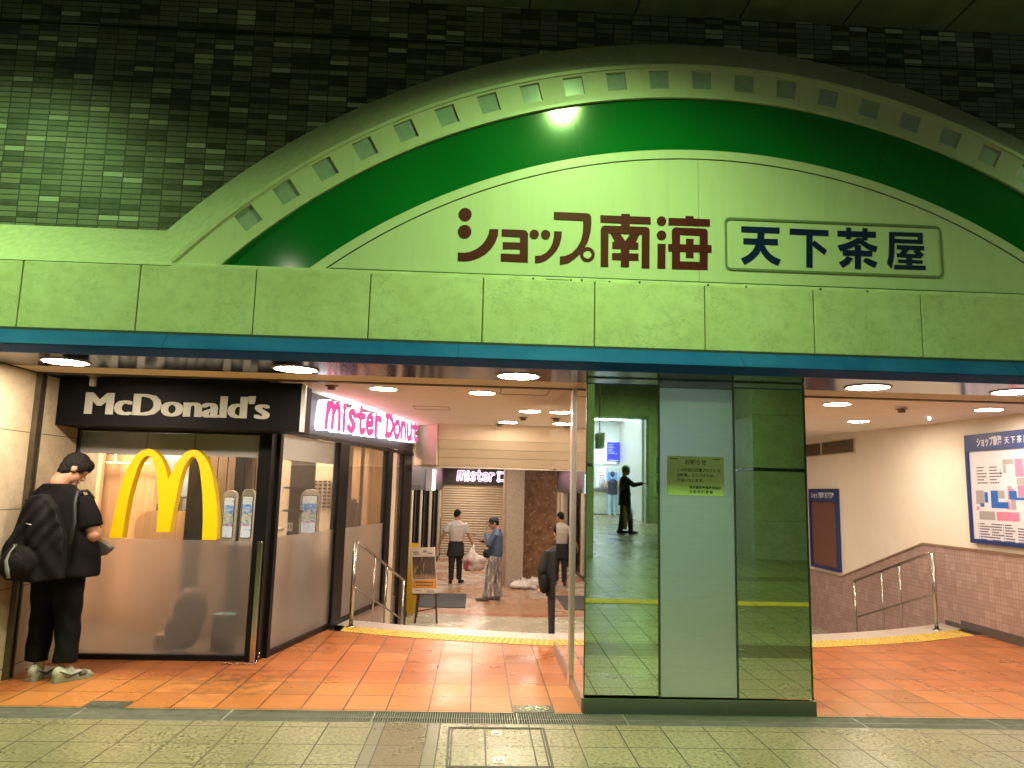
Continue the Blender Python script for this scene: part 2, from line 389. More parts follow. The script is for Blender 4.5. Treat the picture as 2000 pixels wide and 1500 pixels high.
def lower_mat():
    mt, nt, N, L, bs = nodes('lower_hall_granite'); x, y, z, ob = coords(nt)
    dx = mth(nt, 'SUBTRACT', x, AC[0]-.6); dy = mth(nt, 'SUBTRACT', y, 21.3)
    d = mth(nt, 'SQRT', mth(nt, 'ADD', mth(nt, 'MULTIPLY', dx, dx), mth(nt, 'MULTIPLY', dy, dy)))
    sp = noise(nt, 34, 3, ob, .75); big = noise(nt, 2.2, 4, ob)
    brown = ramp(nt, sp, [(.32, (.24, .12, .065)), (.5, (.40, .23, .135)), (.68, (.50, .33, .22))])
    pale = ramp(nt, sp, [(.3, (.40, .37, .28)), (.7, (.50, .47, .37))])
    red = ramp(nt, sp, [(.3, (.33, .125, .07)), (.7, (.42, .18, .11))])
    cream = ramp(nt, sp, [(.3, (.42, .33, .24)), (.7, (.53, .43, .33))])
    c = mixc(nt, mth(nt, 'GREATER_THAN', d, 7.35), brown, red)
    c = mixc(nt, mth(nt, 'GREATER_THAN', d, 7.72), c, pale)
    # radiating wedges of cream and brown round the hall's centre
    ang = mth(nt, 'ARCTAN2', dy, dx); wd = mth(nt, 'FRACT', mth(nt, 'MULTIPLY', ang, 1.273))
    wedge = mth(nt, 'MULTIPLY', mth(nt, 'LESS_THAN', wd, .5), mth(nt, 'LESS_THAN', d, 5.4))
    c = mixc(nt, wedge, c, cream)
    c = mixc(nt, mth(nt, 'MULTIPLY', mth(nt, 'GREATER_THAN', d, 3.0), mth(nt, 'LESS_THAN', d, 3.35)), c, red)
    c = mixc(nt, mth(nt, 'GREATER_THAN', y, 24.6), c, cream)
    j, rv, _, _, _ = grid(nt, x, y, .4, .4, .1, .2, .004)
    c = mixc(nt, mth(nt, 'MULTIPLY', mth(nt, 'SUBTRACT', 1, j), .5), c, (.14, .10, .07))
    L.new(c, bs.inputs['Base Color']); L.new(ramp(nt, big, [(.4, .22), (.6, .34)]), bs.inputs['Roughness'])
    return mt
mb = MB(); mb.add([(-6, 9.2, -.68), (9, 9.2, -.68), (9, 30, -.68), (-6, 30, -.68)], [(0, 1, 2, 3)])
struct(mb.build('lower_hall_floor', lower_mat()))

# tactile warning strip, raised domes on yellow tiles
ym = M('tactile_yellow', (.62, .43, .07), .5, var=.22, scale=9)
tt = thing('tactile_paving', (1.8, 7.7, 0), 'yellow tactile warning strip with raised domes curving along the stair head', 'tactile strip')
mb = MB(); arc_band(mb, 8.5, 8.2, -1.42, 5.86, .004); mb.build('tile_band', ym, tt)
mb = MB()
for rr in (8.235, 8.293, 8.351, 8.409, 8.467):
    na = int(7.6/.058); 
    for k in range(na):
        an = -math.pi/2+((k+(.5 if False else 0))/na-.5)*(.94)+.048
        x, y = AC[0]+rr*math.cos(an), AC[1]+rr*math.sin(an)
        if not (-1.40 < x < 5.84) or (0.9 < x < 2.4 and y > 99): continue
        P = [(x+.017*math.cos(t*math.pi/3), y+.017*math.sin(t*math.pi/3), .004) for t in range(6)]
        Q = [(x+.011*math.cos(t*math.pi/3), y+.011*math.sin(t*math.pi/3), .010) for t in range(6)]
        mb.add(P+Q, [(t, (t+1) % 6, 6+(t+1) % 6, 6+t) for t in range(6)]+[tuple(range(6, 12))])
mb.build('raised_domes', M('tactile_yellow_worn', (.50, .34, .05), .5, var=.25, scale=14), tt)

# drain along the threshold
gt = thing('drain_grate', (1, 5.35, 0), 'long steel drain grate of thin slats along the entrance threshold', 'drain grate')
steel = M('galvanised_steel', (.30, .29, .27), .38, metal=.4, var=.2, scale=12)
mb = MB(); x = -6.0
while x < 8.5:
    mb.box(x, x+.0038, 5.228, 5.472, -.055, -.002); x += .0165
mb.box(-6, 8.5, 5.346, 5.352, -.026, -.0035)
mb.build('slats', steel, gt)
mb = MB(); mb.box(-6, 8.5, 5.216, 5.225, -.12, .001); mb.box(-6, 8.5, 5.474, 5.481, -.12, .001)
for xx in (-5.6, -4.62, -3.63, -2.63, -1.64, -.66, .32, 1.07, 1.9, 2.72, 3.7, 4.7, 5.7): mb.box(xx, xx+.009, 5.2255, 5.4735, -.03, -.0008)
mb.build('frame', steel, gt)
mb = MB(); mb.box(-6, 8.5, 5.22, 5.48, -.17, -.13); mb.build('channel', M('drain_dark', (.004, .004, .004), .9, spec=.1), gt)

# manhole cover set in the paving
mt_ = thing('manhole_cover', (.17, 4.8, 0), 'square manhole cover with paving inlay and two lifting plates in foreground', 'manhole cover')
mb = MB(); q = [(-.133, 5.141), (.485, 5.144), (.478, 4.44), (-.122, 4.436)]
fr_m = M('manhole_steel', (.05, .045, .035), .6, metal=.2, var=.3)
def strip(mb, a, b, w, z0, z1):
    a, b = Vector(a), Vector(b); t = (b-a).normalized(); nn = Vector((-t.y, t.x))*w*.5
    return mb.prism([(p.x, p.y, z0) for p in (a-nn, b-nn, b+nn, a+nn)], (0, 0, z1-z0))
for i in range(4):
    strip(mb, q[i], q[(i+1) % 4], .015, -.02, .003)
    inn = [(.173+(p[0]-.173)*.94, 4.79+(p[1]-4.79)*.95) for p in q]; strip(mb, inn[i], inn[(i+1) % 4], .010, -.02, .0026)
mb.build('frame', fr_m, mt_)
for px, py in ((.173, 5.03), (.176, 4.555)):
    mb = MB(); mb.box(px-.031, px+.031, py-.045, py+.045, -.01, .003); a = mb.build('lifting_plate', M('plate_steel', (.5, .5, .45), .4, metal=.7), mt_)
    mb = MB(); mb.box(px-.018, px+.018, py-.026, py+.026, .0035, .005); mb.build('plate_recess', M('recess_dark', (.06, .06, .05), .5), a)
    mb = MB(); mb.box(px-.012, px+.012, py-.02, py+.016, .0055, .0075); mb.build('plate_key', M('plate_steel', (.5, .5, .45)), a)

# no-bicycle plaques in the floor
def plaque(x0, x1, y0, y1, faded, label):
    t = thing('floor_plaque', ((x0+x1)/2, (y0+y1)/2, 0), label, 'floor sign', 'bicycle plaques set in the floor by the drain')
    mb = MB(); mb.box(x0, x1, y0, y1, -.01, .004); mb.build('plate', M('plaque_dark', (.045, .045, .042), .35, var=.3, scale=14), t)
    cx, cy = (x0+x1)/2, (y0+y1)/2; W = (x1-x0)
    P = lambda a, b: (cx+a*W, cy+b*(y1-y0), .0045)
    ink = M('plaque_ink_worn', (.10, .10, .09), .5) if faded else M('plaque_ink', (.62, .62, .55), .5)
    mb = MB()
    for sx in (-.2, .2):
        mb.tube([P(sx+.13*math.cos(a), -.1+.25*math.sin(a)) for a in [2*math.pi*k/16 for k in range(17)]], .0035, 5)
    for a, b in (((-.2, -.1), (-.06, .25)), ((-.06, .25), (.13, .25)), ((-.2, -.1), (.02, -.1)), ((.02, -.1), (.13, .25)), ((.02, -.1), (-.06, .25)), ((.2, -.1), (.11, .36)), ((-.1, .36), (-.02, .36)), ((.06, .38), (.13, .36))):
        mb.tube([P(*a), P(*b)], .0035, 5)
    mb.build('bicycle_mark', ink, t)
    mb = MB()
    mb.tube([P(.40*math.cos(a), .40*math.sin(a)) for a in [R(115)+R(130)*k/12 for k in range(13)]], .005, 5)
    mb.tube([P(.40*math.cos(a), .40*math.sin(a)) for a in [R(-65)+R(130)*k/12 for k in range(13)]], .005, 5)
    mb.build('ring_mark', M('ring_worn', (.08, .08, .075), .5) if faded else M('ring_ink', (.45, .30, .15), .5), t)
plaque(-2.66, -2.38, 5.485, 5.63, True, 'worn black floor plaque by the drain in front of the fast food window')
plaque(.306, .588, 5.487, 5.655, False, 'black floor plaque with clear white bicycle mark beside the mirror pillar')

# ================================================================== station facade
def tile_wall_mat():
    mt, nt, N, L, bs = nodes('mosaic_tiles'); x, y, z, ob = coords(nt)
    j, rv, rv2, ia, ib = grid(nt, x, z, .150, .0434, -2.313, 3.611, .005)
    n = noise(nt, 14, 4, ob)
    c = ramp(nt, rv, [(0, (.035, .032, .028)), (.26, (.05, .046, .04)), (.30, (.13, .125, .11)), (.91, (.18, .172, .155)), (.92, (.40, .40, .36)), (1, (.48, .48, .44))])
    c.node.color_ramp.interpolation = 'LINEAR'
    c = mixc(nt, .16, c, ramp(nt, n, [(.3, (.03, .03, .03)), (.7, (.25, .25, .22))]))
    c = mixc(nt, j, (.02, .02, .018), c)
    # one darker course joint high up the wall
    dj = mth(nt, 'LESS_THAN', mth(nt, 'ABSOLUTE', mth(nt, 'SUBTRACT', z, 5.065)), .012); c = mixc(nt, dj, c, (.01, .01, .01))
    L.new(c, bs.inputs['Base Color']); bs.inputs['Roughness'].default_value = .42; bs.inputs['Specular IOR Level'].default_value = .3
    bumpn(nt, bs, mth(nt, 'ADD', mth(nt, 'MULTIPLY', j, .6), mth(nt, 'MULTIPLY', rv2, .3)), .4, .006)
    return mt
def stone_mat(name, col, stain, pu=None):
    mt, nt, N, L, bs = nodes(name); x, y, z, ob = coords(nt)
    mp = nt.nodes.new('ShaderNodeMapping'); mp.inputs['Scale'].default_value = (1, 1, 1.15); L.new(ob, mp.inputs[0])
    n = noise(nt, 11, 9, mp.outputs[0], .68); v = noise(nt, 2.3, 4, ob); pit = noise(nt, 85, 2, ob)
    c = ramp(nt, n, [(.30, tuple(k*.80 for k in col)), (.5, col), (.7, tuple(min(1, k*1.10) for k in col))])
    c = mixc(nt, ramp(nt, v, [(.42, 0.0), (.70, .45)]), c, stain)
    c = mixc(nt, ramp(nt, pit, [(.24, .55), (.31, 0.0)]), c, tuple(k*.4 for k in col))
    # vein-like cracks
    w = nt.nodes.new('ShaderNodeTexVoronoi'); w.feature = 'DISTANCE_TO_EDGE'; w.inputs['Scale'].default_value = 6
    wv = nt.nodes.new('ShaderNodeVectorMath'); wv.operation = 'ADD'; L.new(ob, wv.inputs[0])
    nn = nt.nodes.new('ShaderNodeTexNoise'); nn.inputs['Scale'].default_value = 5; nn.inputs['Detail'].default_value = 5; L.new(ob, nn.inputs['Vector'])
    L.new(nn.outputs['Color'], wv.inputs[1]); L.new(wv.outputs[0], w.inputs['Vector'])
    ve = mth(nt, 'MULTIPLY', ramp(nt, w.outputs['Distance'], [(0.0, .55), (.035, 0.0)]), ramp(nt, noise(nt, 4, 4, ob), [(.48, 0.0), (.58, 1.0)]))
    c = mixc(nt, ve, c, tuple(k*.45 for k in col))
    L.new(c, bs.inputs['Base Color']); bs.inputs['Roughness'].default_value = .55
    bumpn(nt, bs, mth(nt, 'ADD', n, mth(nt, 'MULTIPLY', pit, .4)), .12, .01)
    return mt
facade = thing('station_facade', (0, 5.3, 0), 'dark mosaic tiled station front with stone band and blue cornice over the entrances', 'station building')
mb = MB(); mb.box(-14, 14, 5.5, 5.75, 2.55, 5.42); mb.build('tile_wall', tile_wall_mat(), facade)
st = stone_mat('limestone_panel', (.57, .545, .41), (.46, .43, .25))
conc = M('ledge_render', (.47, .44, .36), .8, var=.12, scale=22, bump=.35, bscale=60)
for i in range(-17, 18):
    mb = MB(); mb.box(.8*i+.004, .8*(i+1)-.004, 5.15, 5.30, 2.572, 3.045); mb.build('stone_panel', st, facade, .004)
mb = MB(); mb.box(-13.6, 14.4, 5.165, 5.32, 2.572, 3.04); mb.build('panel_joints', M('joint_dark', (.085, .07, .03), .8), facade)
# sloping ledge above the stone left (and, out of frame, right) of the arch
mb = MB(); mb.prism([(-14, 5.15, 3.05), (-14, 5.16, 3.065), (-14, 5.5, 3.42), (-14, 5.5, 3.05)], (11.80, 0, 0)); mb.build('ledge', conc, facade)
mb = MB(); mb.prism([(5.69, 5.15, 3.05), (5.69, 5.16, 3.065), (5.69, 5.5, 3.42), (5.69, 5.5, 3.05)], (8.3, 0, 0)); mb.build('ledge', conc, facade)
# blue metal cornice: upper slope, front nose, underside lip
def blue_mat():
    mt, nt, N, L, bs = nodes('blue_enamel'); n = noise(nt, 3, 6, None, .6)
    L.new(ramp(nt, n, [(.35, (.010, .070, .32)), (.65, (.020, .095, .38))]), bs.inputs['Base Color'])
    L.new(ramp(nt, n, [(.3, .42), (.7, .55)]), bs.inputs['Roughness']); bs.inputs['Specular IOR Level'].default_value = .04
    return mt
bl = blue_mat()
pf = [(5.15, 2.569), (5.142, 2.565), (5.045, 2.462), (5.030, 2.441), (5.034, 2.434), (5.150, 2.400), (5.20, 2.404)]
for i in range(-7, 7):
    mb = MB(); x0, x1 = 2.0*i-.16+.0015, 2.0*(i+1)-.16-.0015
    vs = [(x0, a, b) for a, b in pf]+[(x1, a, b) for a, b in pf]; n = len(pf)
    mb.add(vs, [(k, k+1, n+k+1, n+k) for k in range(n-1)])
    o = mb.build('cornice_panel', bl, facade)
mb = MB(); mb.box(-14, 14, 5.13, 5.2, 2.43, 2.567); mb.build('cornice_core', M('core_dark', (.03, .04, .06), .7), facade)
# brushed metal soffit in sheets
def soffit_mat():
    mt, nt, N, L, bs = nodes('soffit_steel'); x, y, z, ob = coords(nt)
    mp = nt.nodes.new('ShaderNodeMapping'); mp.inputs['Scale'].default_value = (60, 1.2, 1); L.new(ob, mp.inputs[0])
    n = noise(nt, 2, 3, mp.outputs[0])
    L.new(ramp(nt, n, [(.3, (.17, .16, .20)), (.7, (.25, .24, .28))]), bs.inputs['Base Color'])
    bs.inputs['Metallic'].default_value = 1; L.new(ramp(nt, n, [(.3, .12), (.7, .155)]), bs.inputs['Roughness'])
    return mt
sf = soffit_mat()
for i in range(-5, 6):
    mb = MB(); mb.box(1.63*i+.8+.001, 1.63*(i+1)+.8-.001, 5.201, 5.80, 2.404, 2.43); mb.build('soffit_sheet', sf, facade)
cream = M('cream_paint', (.72, .61, .46), .6, var=.05, scale=3)
mb = MB(); mb.box(-3.62, .795, 5.802, 6.17, 2.409, 2.55); mb.box(2.458, 8, 5.802, 6.17, 2.409, 2.55); mb.build('soffit_border', cream, facade)
mb = MB()
for a, b in ((-3.62, .79), (2.462, 8)):
    mb.box(a, b, 6.172, 6.19, 2.40, 2.5); mb.box(a, b, 6.222, 6.24, 2.40, 2.5); mb.box(a, b, 6.191, 6.221, 2.46, 2.5)
mb.build('shutter_slot', M('slot_bronze', (.13, .11, .075), .35, metal=.7), facade)
# viaduct ceiling over the passage and ceilings inside
cm = M('viaduct_concrete', (.16, .16, .14), .85, var=.25, scale=4, bump=.4, bscale=25)
mb = MB(); mb.box(-16, 16, -13.0, 5.5, 5.405, 5.7)
mb2 = MB()
for i in range(-9, 10): mb2.box(.86*i+.30-.006, .86*i+.30+.006, -13, 5.498, 5.398, 5.404)
o = struct(mb.build('viaduct_ceiling', cm)); adopt(mb2.build('ceiling_joints', M('ceiling_joint', (.02, .02, .018), .8)), o)
ceil_m = M('ceiling_paint', (.86, .80, .72), .75, var=.03, scale=2)
mb = MB(); mb.box(-3.62, 1.35, 6.242, 11.9, 2.50, 2.62)
mb.add([(1.35, 6.242, 2.49), (6.4, 6.242, 2.49), (6.4, 16.2, 2.69), (1.35, 16.2, 2.69), (1.35, 6.242, 2.8), (6.4, 6.242, 2.8), (6.4, 16.2, 2.8), (1.35, 16.2, 2.8)], [(0, 1, 2, 3), (4, 5, 6, 7), (0, 1, 5, 4), (1, 2, 6, 5), (2, 3, 7, 6), (3, 0, 4, 7)])
struct(mb.build('entrance_ceiling', ceil_m))
mb = MB(); mb.box(-5, 2.2, 11.91, 30, 2.32, 2.45); struct(mb.build('lower_hall_ceiling', ceil_m))
# stepped bulkhead where the lower hall begins
bk = thing('bulkhead', (.3, 11.3, 1.89), 'cream stepped bulkhead hanging across the passage above the hall', 'bulkhead')
bm_ = M('bulkhead_enamel', (.66, .56, .40), .33, var=.04, scale=2)
steps_ = [(11.06, 2.499, 2.27), (11.20, 2.268, 2.14), (11.34, 2.138, 2.02), (11.48, 2.018, 1.885)]
for yy, zt, zb in steps_:
    mb = MB(); mb.prism([(-.605, yy, zt), (-.605, yy+.13, zb), (-.605, yy+.36, zb), (-.605, yy+.36, zt)], (1.75, 0, 0)); mb.build('stepped_panel', bm_, bk, .004)
mb = MB(); mb.prism([(-.985, 11.66, 1.89), (-.612, 11.06, 1.89), (-.612, 11.9, 1.89), (-.985, 11.9, 1.89)], (0, 0, .608)); mb.build('side_panel', M('bulkhead_side', (.66, .56, .42), .45, var=.04), bk, .004)
mb = MB(); mb.box(-.9, 1.5, 11.62, 11.86, 1.865, 1.883); mb.build('bottom_edge', M('white_edge', (.75, .70, .62), .4), bk)
mb = MB(); mb.prism([(1.147, 11.0, 1.885), (1.42, 9.6, 1.885), (1.7, 9.7, 1.885), (1.7, 11.9, 1.885), (1.147, 11.9, 1.885)], (0, 0, .613)); mb.build('return_panel', bm_, bk, .004)

# ------------------------------------------------------------------ walls of the entrance
def left_wall_mat():
    mt = stone_mat('beige_stone_wall', (.50, .42, .29), (.40, .31, .19)); nt = mt.node_tree; bs = nt.nodes['Principled BSDF']; L = nt.links
    x, y, z, ob = coords(nt); src = bs.inputs['Base Color'].links[0].from_socket
    jz = mth(nt, 'LESS_THAN', mth(nt, 'FRACT', mth(nt, 'DIVIDE', mth(nt, 'SUBTRACT', z, .078), .61)), .012)
    L.new(mixc(nt, jz, src, (.09, .07, .045)), bs.inputs['Base Color']); return mt
t = tag(MB().box(-4.1, -3.62, 5.152, 7.3, 0, 2.40).build('stone_wall', left_wall_mat()), 'beige stone wall beside the man in black at the left entrance', 'wall')
t = thing('shutter_track', (-3.6, 6.2, 0), 'tall dark bronze shutter guide channel on the left stone wall', 'shutter guide')
trm = M('track_bronze', (.14, .125, .095), .32, metal=.8, var=.2)
mb = MB(); mb.box(-3.618, -3.575, 6.165, 6.19, 0, 2.40); mb.box(-3.618, -3.575, 6.222, 6.245, 0, 2.40); mb.box(-3.618, -3.60, 6.19, 6.222, 0, 2.40); mb.build('channel', trm, t)

wallr = M('cream_wall', (.84, .78, .66), .7, var=.035, scale=2.5, bump=.05)
def pink_tile():
    mt, nt, N, L, bs = nodes('pink_mosaic'); x, y, z, ob = coords(nt)
    j, rv, rv2, _, _ = grid(nt, mth(nt, 'ADD', y, x), z, .098, .098, .01, .0, .0035)
    j2, rw, _, _, _ = grid(nt, mth(nt, 'ADD', y, x), z, .049, .049, .01, .0, .003)
    c = ramp(nt, rv, [(0, (.37, .255, .225)), (.5, (.42, .30, .265)), (1, (.50, .37, .33))])
    c = mixc(nt, mth(nt, 'MULTIPLY', rw, .45), c, (.36, .245, .215))
    c = mixc(nt, mth(nt, 'MULTIPLY', j2, 1), mixc(nt, .6, c, (.24, .165, .14)), c); c = mixc(nt, j, (.25, .175, .15), c)
    L.new(c, bs.inputs['Base Color']); bs.inputs['Roughness'].default_value = .4; bumpn(nt, bs, j, .3, .004); return mt
rw = thing('side_wall', (6, 9, 0), 'cream wall with pink mosaic dado sloping down beside the right stair', 'wall')
mb = MB(); mb.box(6.0, 6.4, 5.9, 16.2, -.70, 2.75); mb.build('plaster', wallr, rw)
pt = pink_tile()
dado = [(5.9, .965), (9.88, .965), (12.2, .265), (16.2, .265)]
mb = MB(); mb.prism([(5.985, 5.9, -.7)]+[(5.985, a, b) for a, b in dado]+[(5.985, 16.2, -.7)], (.0148, 0, 0)); mb.build('mosaic_dado', pt, rw)
mb = MB()
for (a, b), (c, d) in zip(dado[:-1], dado[1:]): mb.prism([(5.972, a, b), (5.972, c, d), (5.972, c, d+.022), (5.972, a, b+.022)], (.0275, 0, 0))
mb.build('dado_cap', M('dado_cap_brown', (.30, .20, .13), .45), rw)
mb = MB(); mb.box(5.968, 5.9845, 5.9, 9.15, .001, .105)
for k in range(4): mb.box(5.968, 5.9845, 9.152+.31*k, 9.15+.31*(k+1), -.17*k-.10, -.17*k+.07 if k else .06)
mb.build('skirting', M('skirting_granite', (.10, .085, .08), .35, var=.3, scale=60), rw)
tag(MB().box(2.3, 6.0, 15.9, 16.2, -.7, 2.75).build('end_wall', pt), 'pink mosaic end wall at the foot of the right stair', 'wall')

# ------------------------------------------------------------------ arched sign board
CX, CZ = 1.63, -.44; YF = 5.2
def ring(mb, r0, r1, y, zmin, th=.02, n=120, r0c=None):
    """flat ring segment standing above zmin, thickness towards the wall"""
    a0 = math.asin(max(-1, min(1, (zmin-CZ)/r0))); a1 = math.asin(max(-1, min(1, (zmin-CZ)/r1)))
    def pts(r, a): return [(CX+r*math.cos(math.pi-a-(math.pi-2*a)*k/n), CZ+r*math.sin(math.pi-a-(math.pi-2*a)*k/n)) for k in range(n+1)]
    A, B = pts(r0, a0), pts(r1, a1); vs = []
    for yy in (y, y+th): vs += [(p[0], yy, p[1]) for p in A]+[(p[0], yy, p[1]) for p in B]
    m_ = n+1; q = 2*m_
    fs = []
    for k in range(n):
        fs += [(k, k+1, m_+k+1, m_+k), (q+k, q+m_+k, q+m_+k+1, q+k+1), (k, q+k, q+k+1, k+1), (m_+k, m_+k+1, q+m_+k+1, q+m_+k)]
    fs += [(0, m_, q+m_, q), (n, q+n, q+m_+n, m_+n)]
    return mb.add(vs, fs)
arch = thing('arch_sign', (1.63, 5.2, 3.06), 'huge semicircular station sign with green arc band and red and blue lettering', 'sign board')
ZB = 3.075
def enamel(name, col, rough):
    mt, nt, N, L, bs = nodes(name); x, y, z, ob = coords(nt)
    mp = nt.nodes.new('ShaderNodeMapping'); mp.inputs['Scale'].default_value = (7, 1, .7); L.new(ob, mp.inputs[0])
    s1 = noise(nt, 2, 6, mp.outputs[0], .65); s2 = noise(nt, 1.3, 4, ob); s3 = noise(nt, 40, 3, ob)
    c = mixc(nt, ramp(nt, s1, [(.48, 0.0), (.75, .30)]), col, tuple(k*.72 for k in col)); c = mixc(nt, ramp(nt, s2, [(.4, 0.0), (.7, .18)]), c, (.50, .47, .33))
    c = mixc(nt, ramp(nt, s3, [(.66, 0.0), (.76, .35)]), c, tuple(k*.55 for k in col)); L.new(c, bs.inputs['Base Color'])
    L.new(ramp(nt, s2, [(.3, rough-.06), (.7, rough+.1)]), bs.inputs['Roughness']); bumpn(nt, bs, s2, .03, .02); return mt
wht = enamel('sign_white_enamel', (.57, .545, .46), .34)
wht2 = enamel('arch_face_enamel', (.60, .57, .46), .5)
def face_with_holes():
    """outer face ring: cells between the small square lights stay open"""
    mb = MB(); A0, A1 = 4.985, 5.225; hs = .0735; rc = 5.113
    dth = R(3.678); first = R(130.66); cells = []
    angs = [first-dth*k for k in range(-2, 24)]
    ri, ro = rc-hs, rc+hs; ha = hs/rc
    def P(r, a, y=YF): return (CX+r*math.cos(a), y, CZ+r*math.sin(a))
    lim = math.asin((ZB-CZ)/A0)
    for k, a in enumerate(angs):
        if a+dth/2 > math.pi-lim or a-dth/2 < lim: continue
        n = 4
        def band(r0, r1, a0, a1, m_):
            vs = []
            for q in range(m_+1):
                aa = a0+(a1-a0)*q/m_; vs += [P(r0, aa), P(r1, aa)]
            mb.add(vs, [(2*q, 2*q+1, 2*q+3, 2*q+2) for q in range(m_)])
        L_, R_ = a+dth/2, a-dth/2
        hole = (k >= 2) and k-2 < 21
        if hole:
            band(A0, A1, L_, a+ha, 2); band(A0, A1, a-ha, R_, 2); band(A0, ri, a+ha, a-ha, 3); band(ro, A1, a+ha, a-ha, 3)
            for (r0, a0), (r1, a1) in (((ri, a+ha), (ri, a-ha)), ((ro, a+ha), (ro, a-ha)), ((ri, a+ha), (ro, a+ha)), ((ri, a-ha), (ro, a-ha))):
                mb.add([P(r0, a0), P(r1, a1), P(r1, a1, YF+.018), P(r0, a0, YF+.018)], [(0, 1, 2, 3)])
            cells.append(a)
        else: band(A0, A1, L_, R_, 4)
    return mb, cells, angs, dth
fm_, cells, angs, dth = face_with_holes()
def foot(mb, a_from, left):
    A0, A1 = 4.985, 5.225; n = 10
    e0 = math.asin((ZB-CZ)/A0); e1 = math.asin((ZB-CZ)/A1)
    if left: e0, e1 = math.pi-e0, math.pi-e1
    vs = []
    for q in range(n+1):
        t = q/n; b0, b1 = a_from+(e0-a_from)*t, a_from+(e1-a_from)*t
        vs += [(CX+A0*math.cos(b0), YF, CZ+A0*math.sin(b0)), (CX+A1*math.cos(b1), YF, CZ+A1*math.sin(b1))]
    mb.add(vs, [(2*q, 2*q+1, 2*q+3, 2*q+2) for q in range(n)])
inner_l = math.pi-math.asin((ZB-CZ)/4.985)
used = [a for a in angs if not (a+dth/2 > inner_l or a-dth/2 < math.pi-inner_l)]
foot(fm_, used[0]+dth/2, True); foot(fm_, used[-1]-dth/2, False)
face = fm_.build('face_band', wht2, arch)
def sq_mat():
    mt, nt, N, L, bs = nodes('translucent_square'); n = noise(nt, 30, 3)
    L.new(ramp(nt, n, [(.3, (.30, .345, .36)), (.7, (.37, .42, .43))]), bs.inputs['Base Color']); bs.inputs['Roughness'].default_value = .28
    return mt
sqm = sq_mat()
for a in cells:
    mb = MB(); h = .080; c, s_ = math.cos(a), math.sin(a); rc = 5.113
    P = lambda r, t: (CX+r*c-t*s_, YF+.0175, CZ+r*s_+t*c)
    mb.prism([P(rc-h, -h), P(rc+h, -h), P(rc+h, h), P(rc-h, h)], (0, .01, 0)); mb.build('square_lens', sqm, arch)
mb = MB(); ring(mb, 4.962, 4.986, YF-.012, ZB, .03); ring(mb, 5.206, 5.232, YF-.010, ZB, .03); mb.build('face_trim', M('arch_trim', (.55, .54, .42), .4, var=.1), arch)
# green band in three glossy sheets
gm = M('green_enamel', (.002, .118, .022), .12, var=.12, scale=1.5, spec=.6)
mb = MB(); ring(mb, 4.545, 4.962, YF+.012, ZB, .02)
gb = mb.build('green_band', gm, arch)
mb = MB()
for x0, z0, x1, z1 in ((.62, 4.42, .68, 3.99), (3.05, 4.31, 2.90, 3.92)):
    a0 = math.atan2(z0-CZ, x0-CX); P = lambda r, d: (CX+r*math.cos(a0)-d*math.sin(a0), YF+.0105, CZ+r*math.sin(a0)+d*math.cos(a0))
    mb.prism([P(4.547, -.0015), P(4.96, -.0015), P(4.96, .0015), P(4.547, .0015)], (0, .003, 0))
mb.build('sheet_joints', M('joint_green', (.003, .02, .006), .5), arch)
mb = MB(); ring(mb, 4.478, 4.545, YF-.006, ZB, .028); mb.build('inner_border', wht, arch)
mb = MB(); ring(mb, 4.470, 4.479, YF+.0005, ZB, .02); mb.build('border_groove', M('groove_dark', (.03, .05, .02), .6), arch)
def sector(mb, r, x0, x1, y, th):
    pts = []
    for k in range(81):
        a = math.pi*k/80; x, z = CX+r*math.cos(a), CZ+r*math.sin(a)
        if z > ZB and x0 <= x <= x1: pts.append((x, y, z))
    zz = lambda x: CZ+math.sqrt(max(0, r*r-(x-CX)**2))
    half = math.sqrt(r*r-(ZB-CZ)**2)
    pts = ([(x1, y, max(ZB, zz(x1)))] if x1 < CX+half else [(CX+half, y, ZB)])+pts+([(x0, y, max(ZB, zz(x0)))] if x0 > CX-half else [(CX-half, y, ZB)])
    if x0 > CX-half: pts.append((x0, y, ZB))
    if x1 < CX+half: pts.append((x1, y, ZB))
    return mb.prism(pts, (0, th, 0))
mb = MB(); sector(mb, 4.47, -9, 1.574, YF, .02); mb.build('sign_panel', wht, arch)
mb = MB(); sector(mb, 4.47, 1.577, 12, YF, .02); mb.build('sign_panel', wht, arch)
# outer bevel of rough render
mb = MB(); n = 120; z0, z1 = 3.062, 3.42
def arcp(r, cx, cz, y, zmin):
    a = math.asin((zmin-cz)/r); return [(cx+r*math.cos(math.pi-a-(math.pi-2*a)*k/n), y, cz+r*math.sin(math.pi-a-(math.pi-2*a)*k/n)) for k in range(n+1)]
A = arcp(5.232, CX, CZ, 5.2, 3.06); B = arcp(5.576, 1.64, -.42, 5.502, 3.05)
mb.add(A+B, [(k, k+1, n+2+k, n+1+k) for k in range(n)], True); mb.build('outer_bevel', conc, arch)
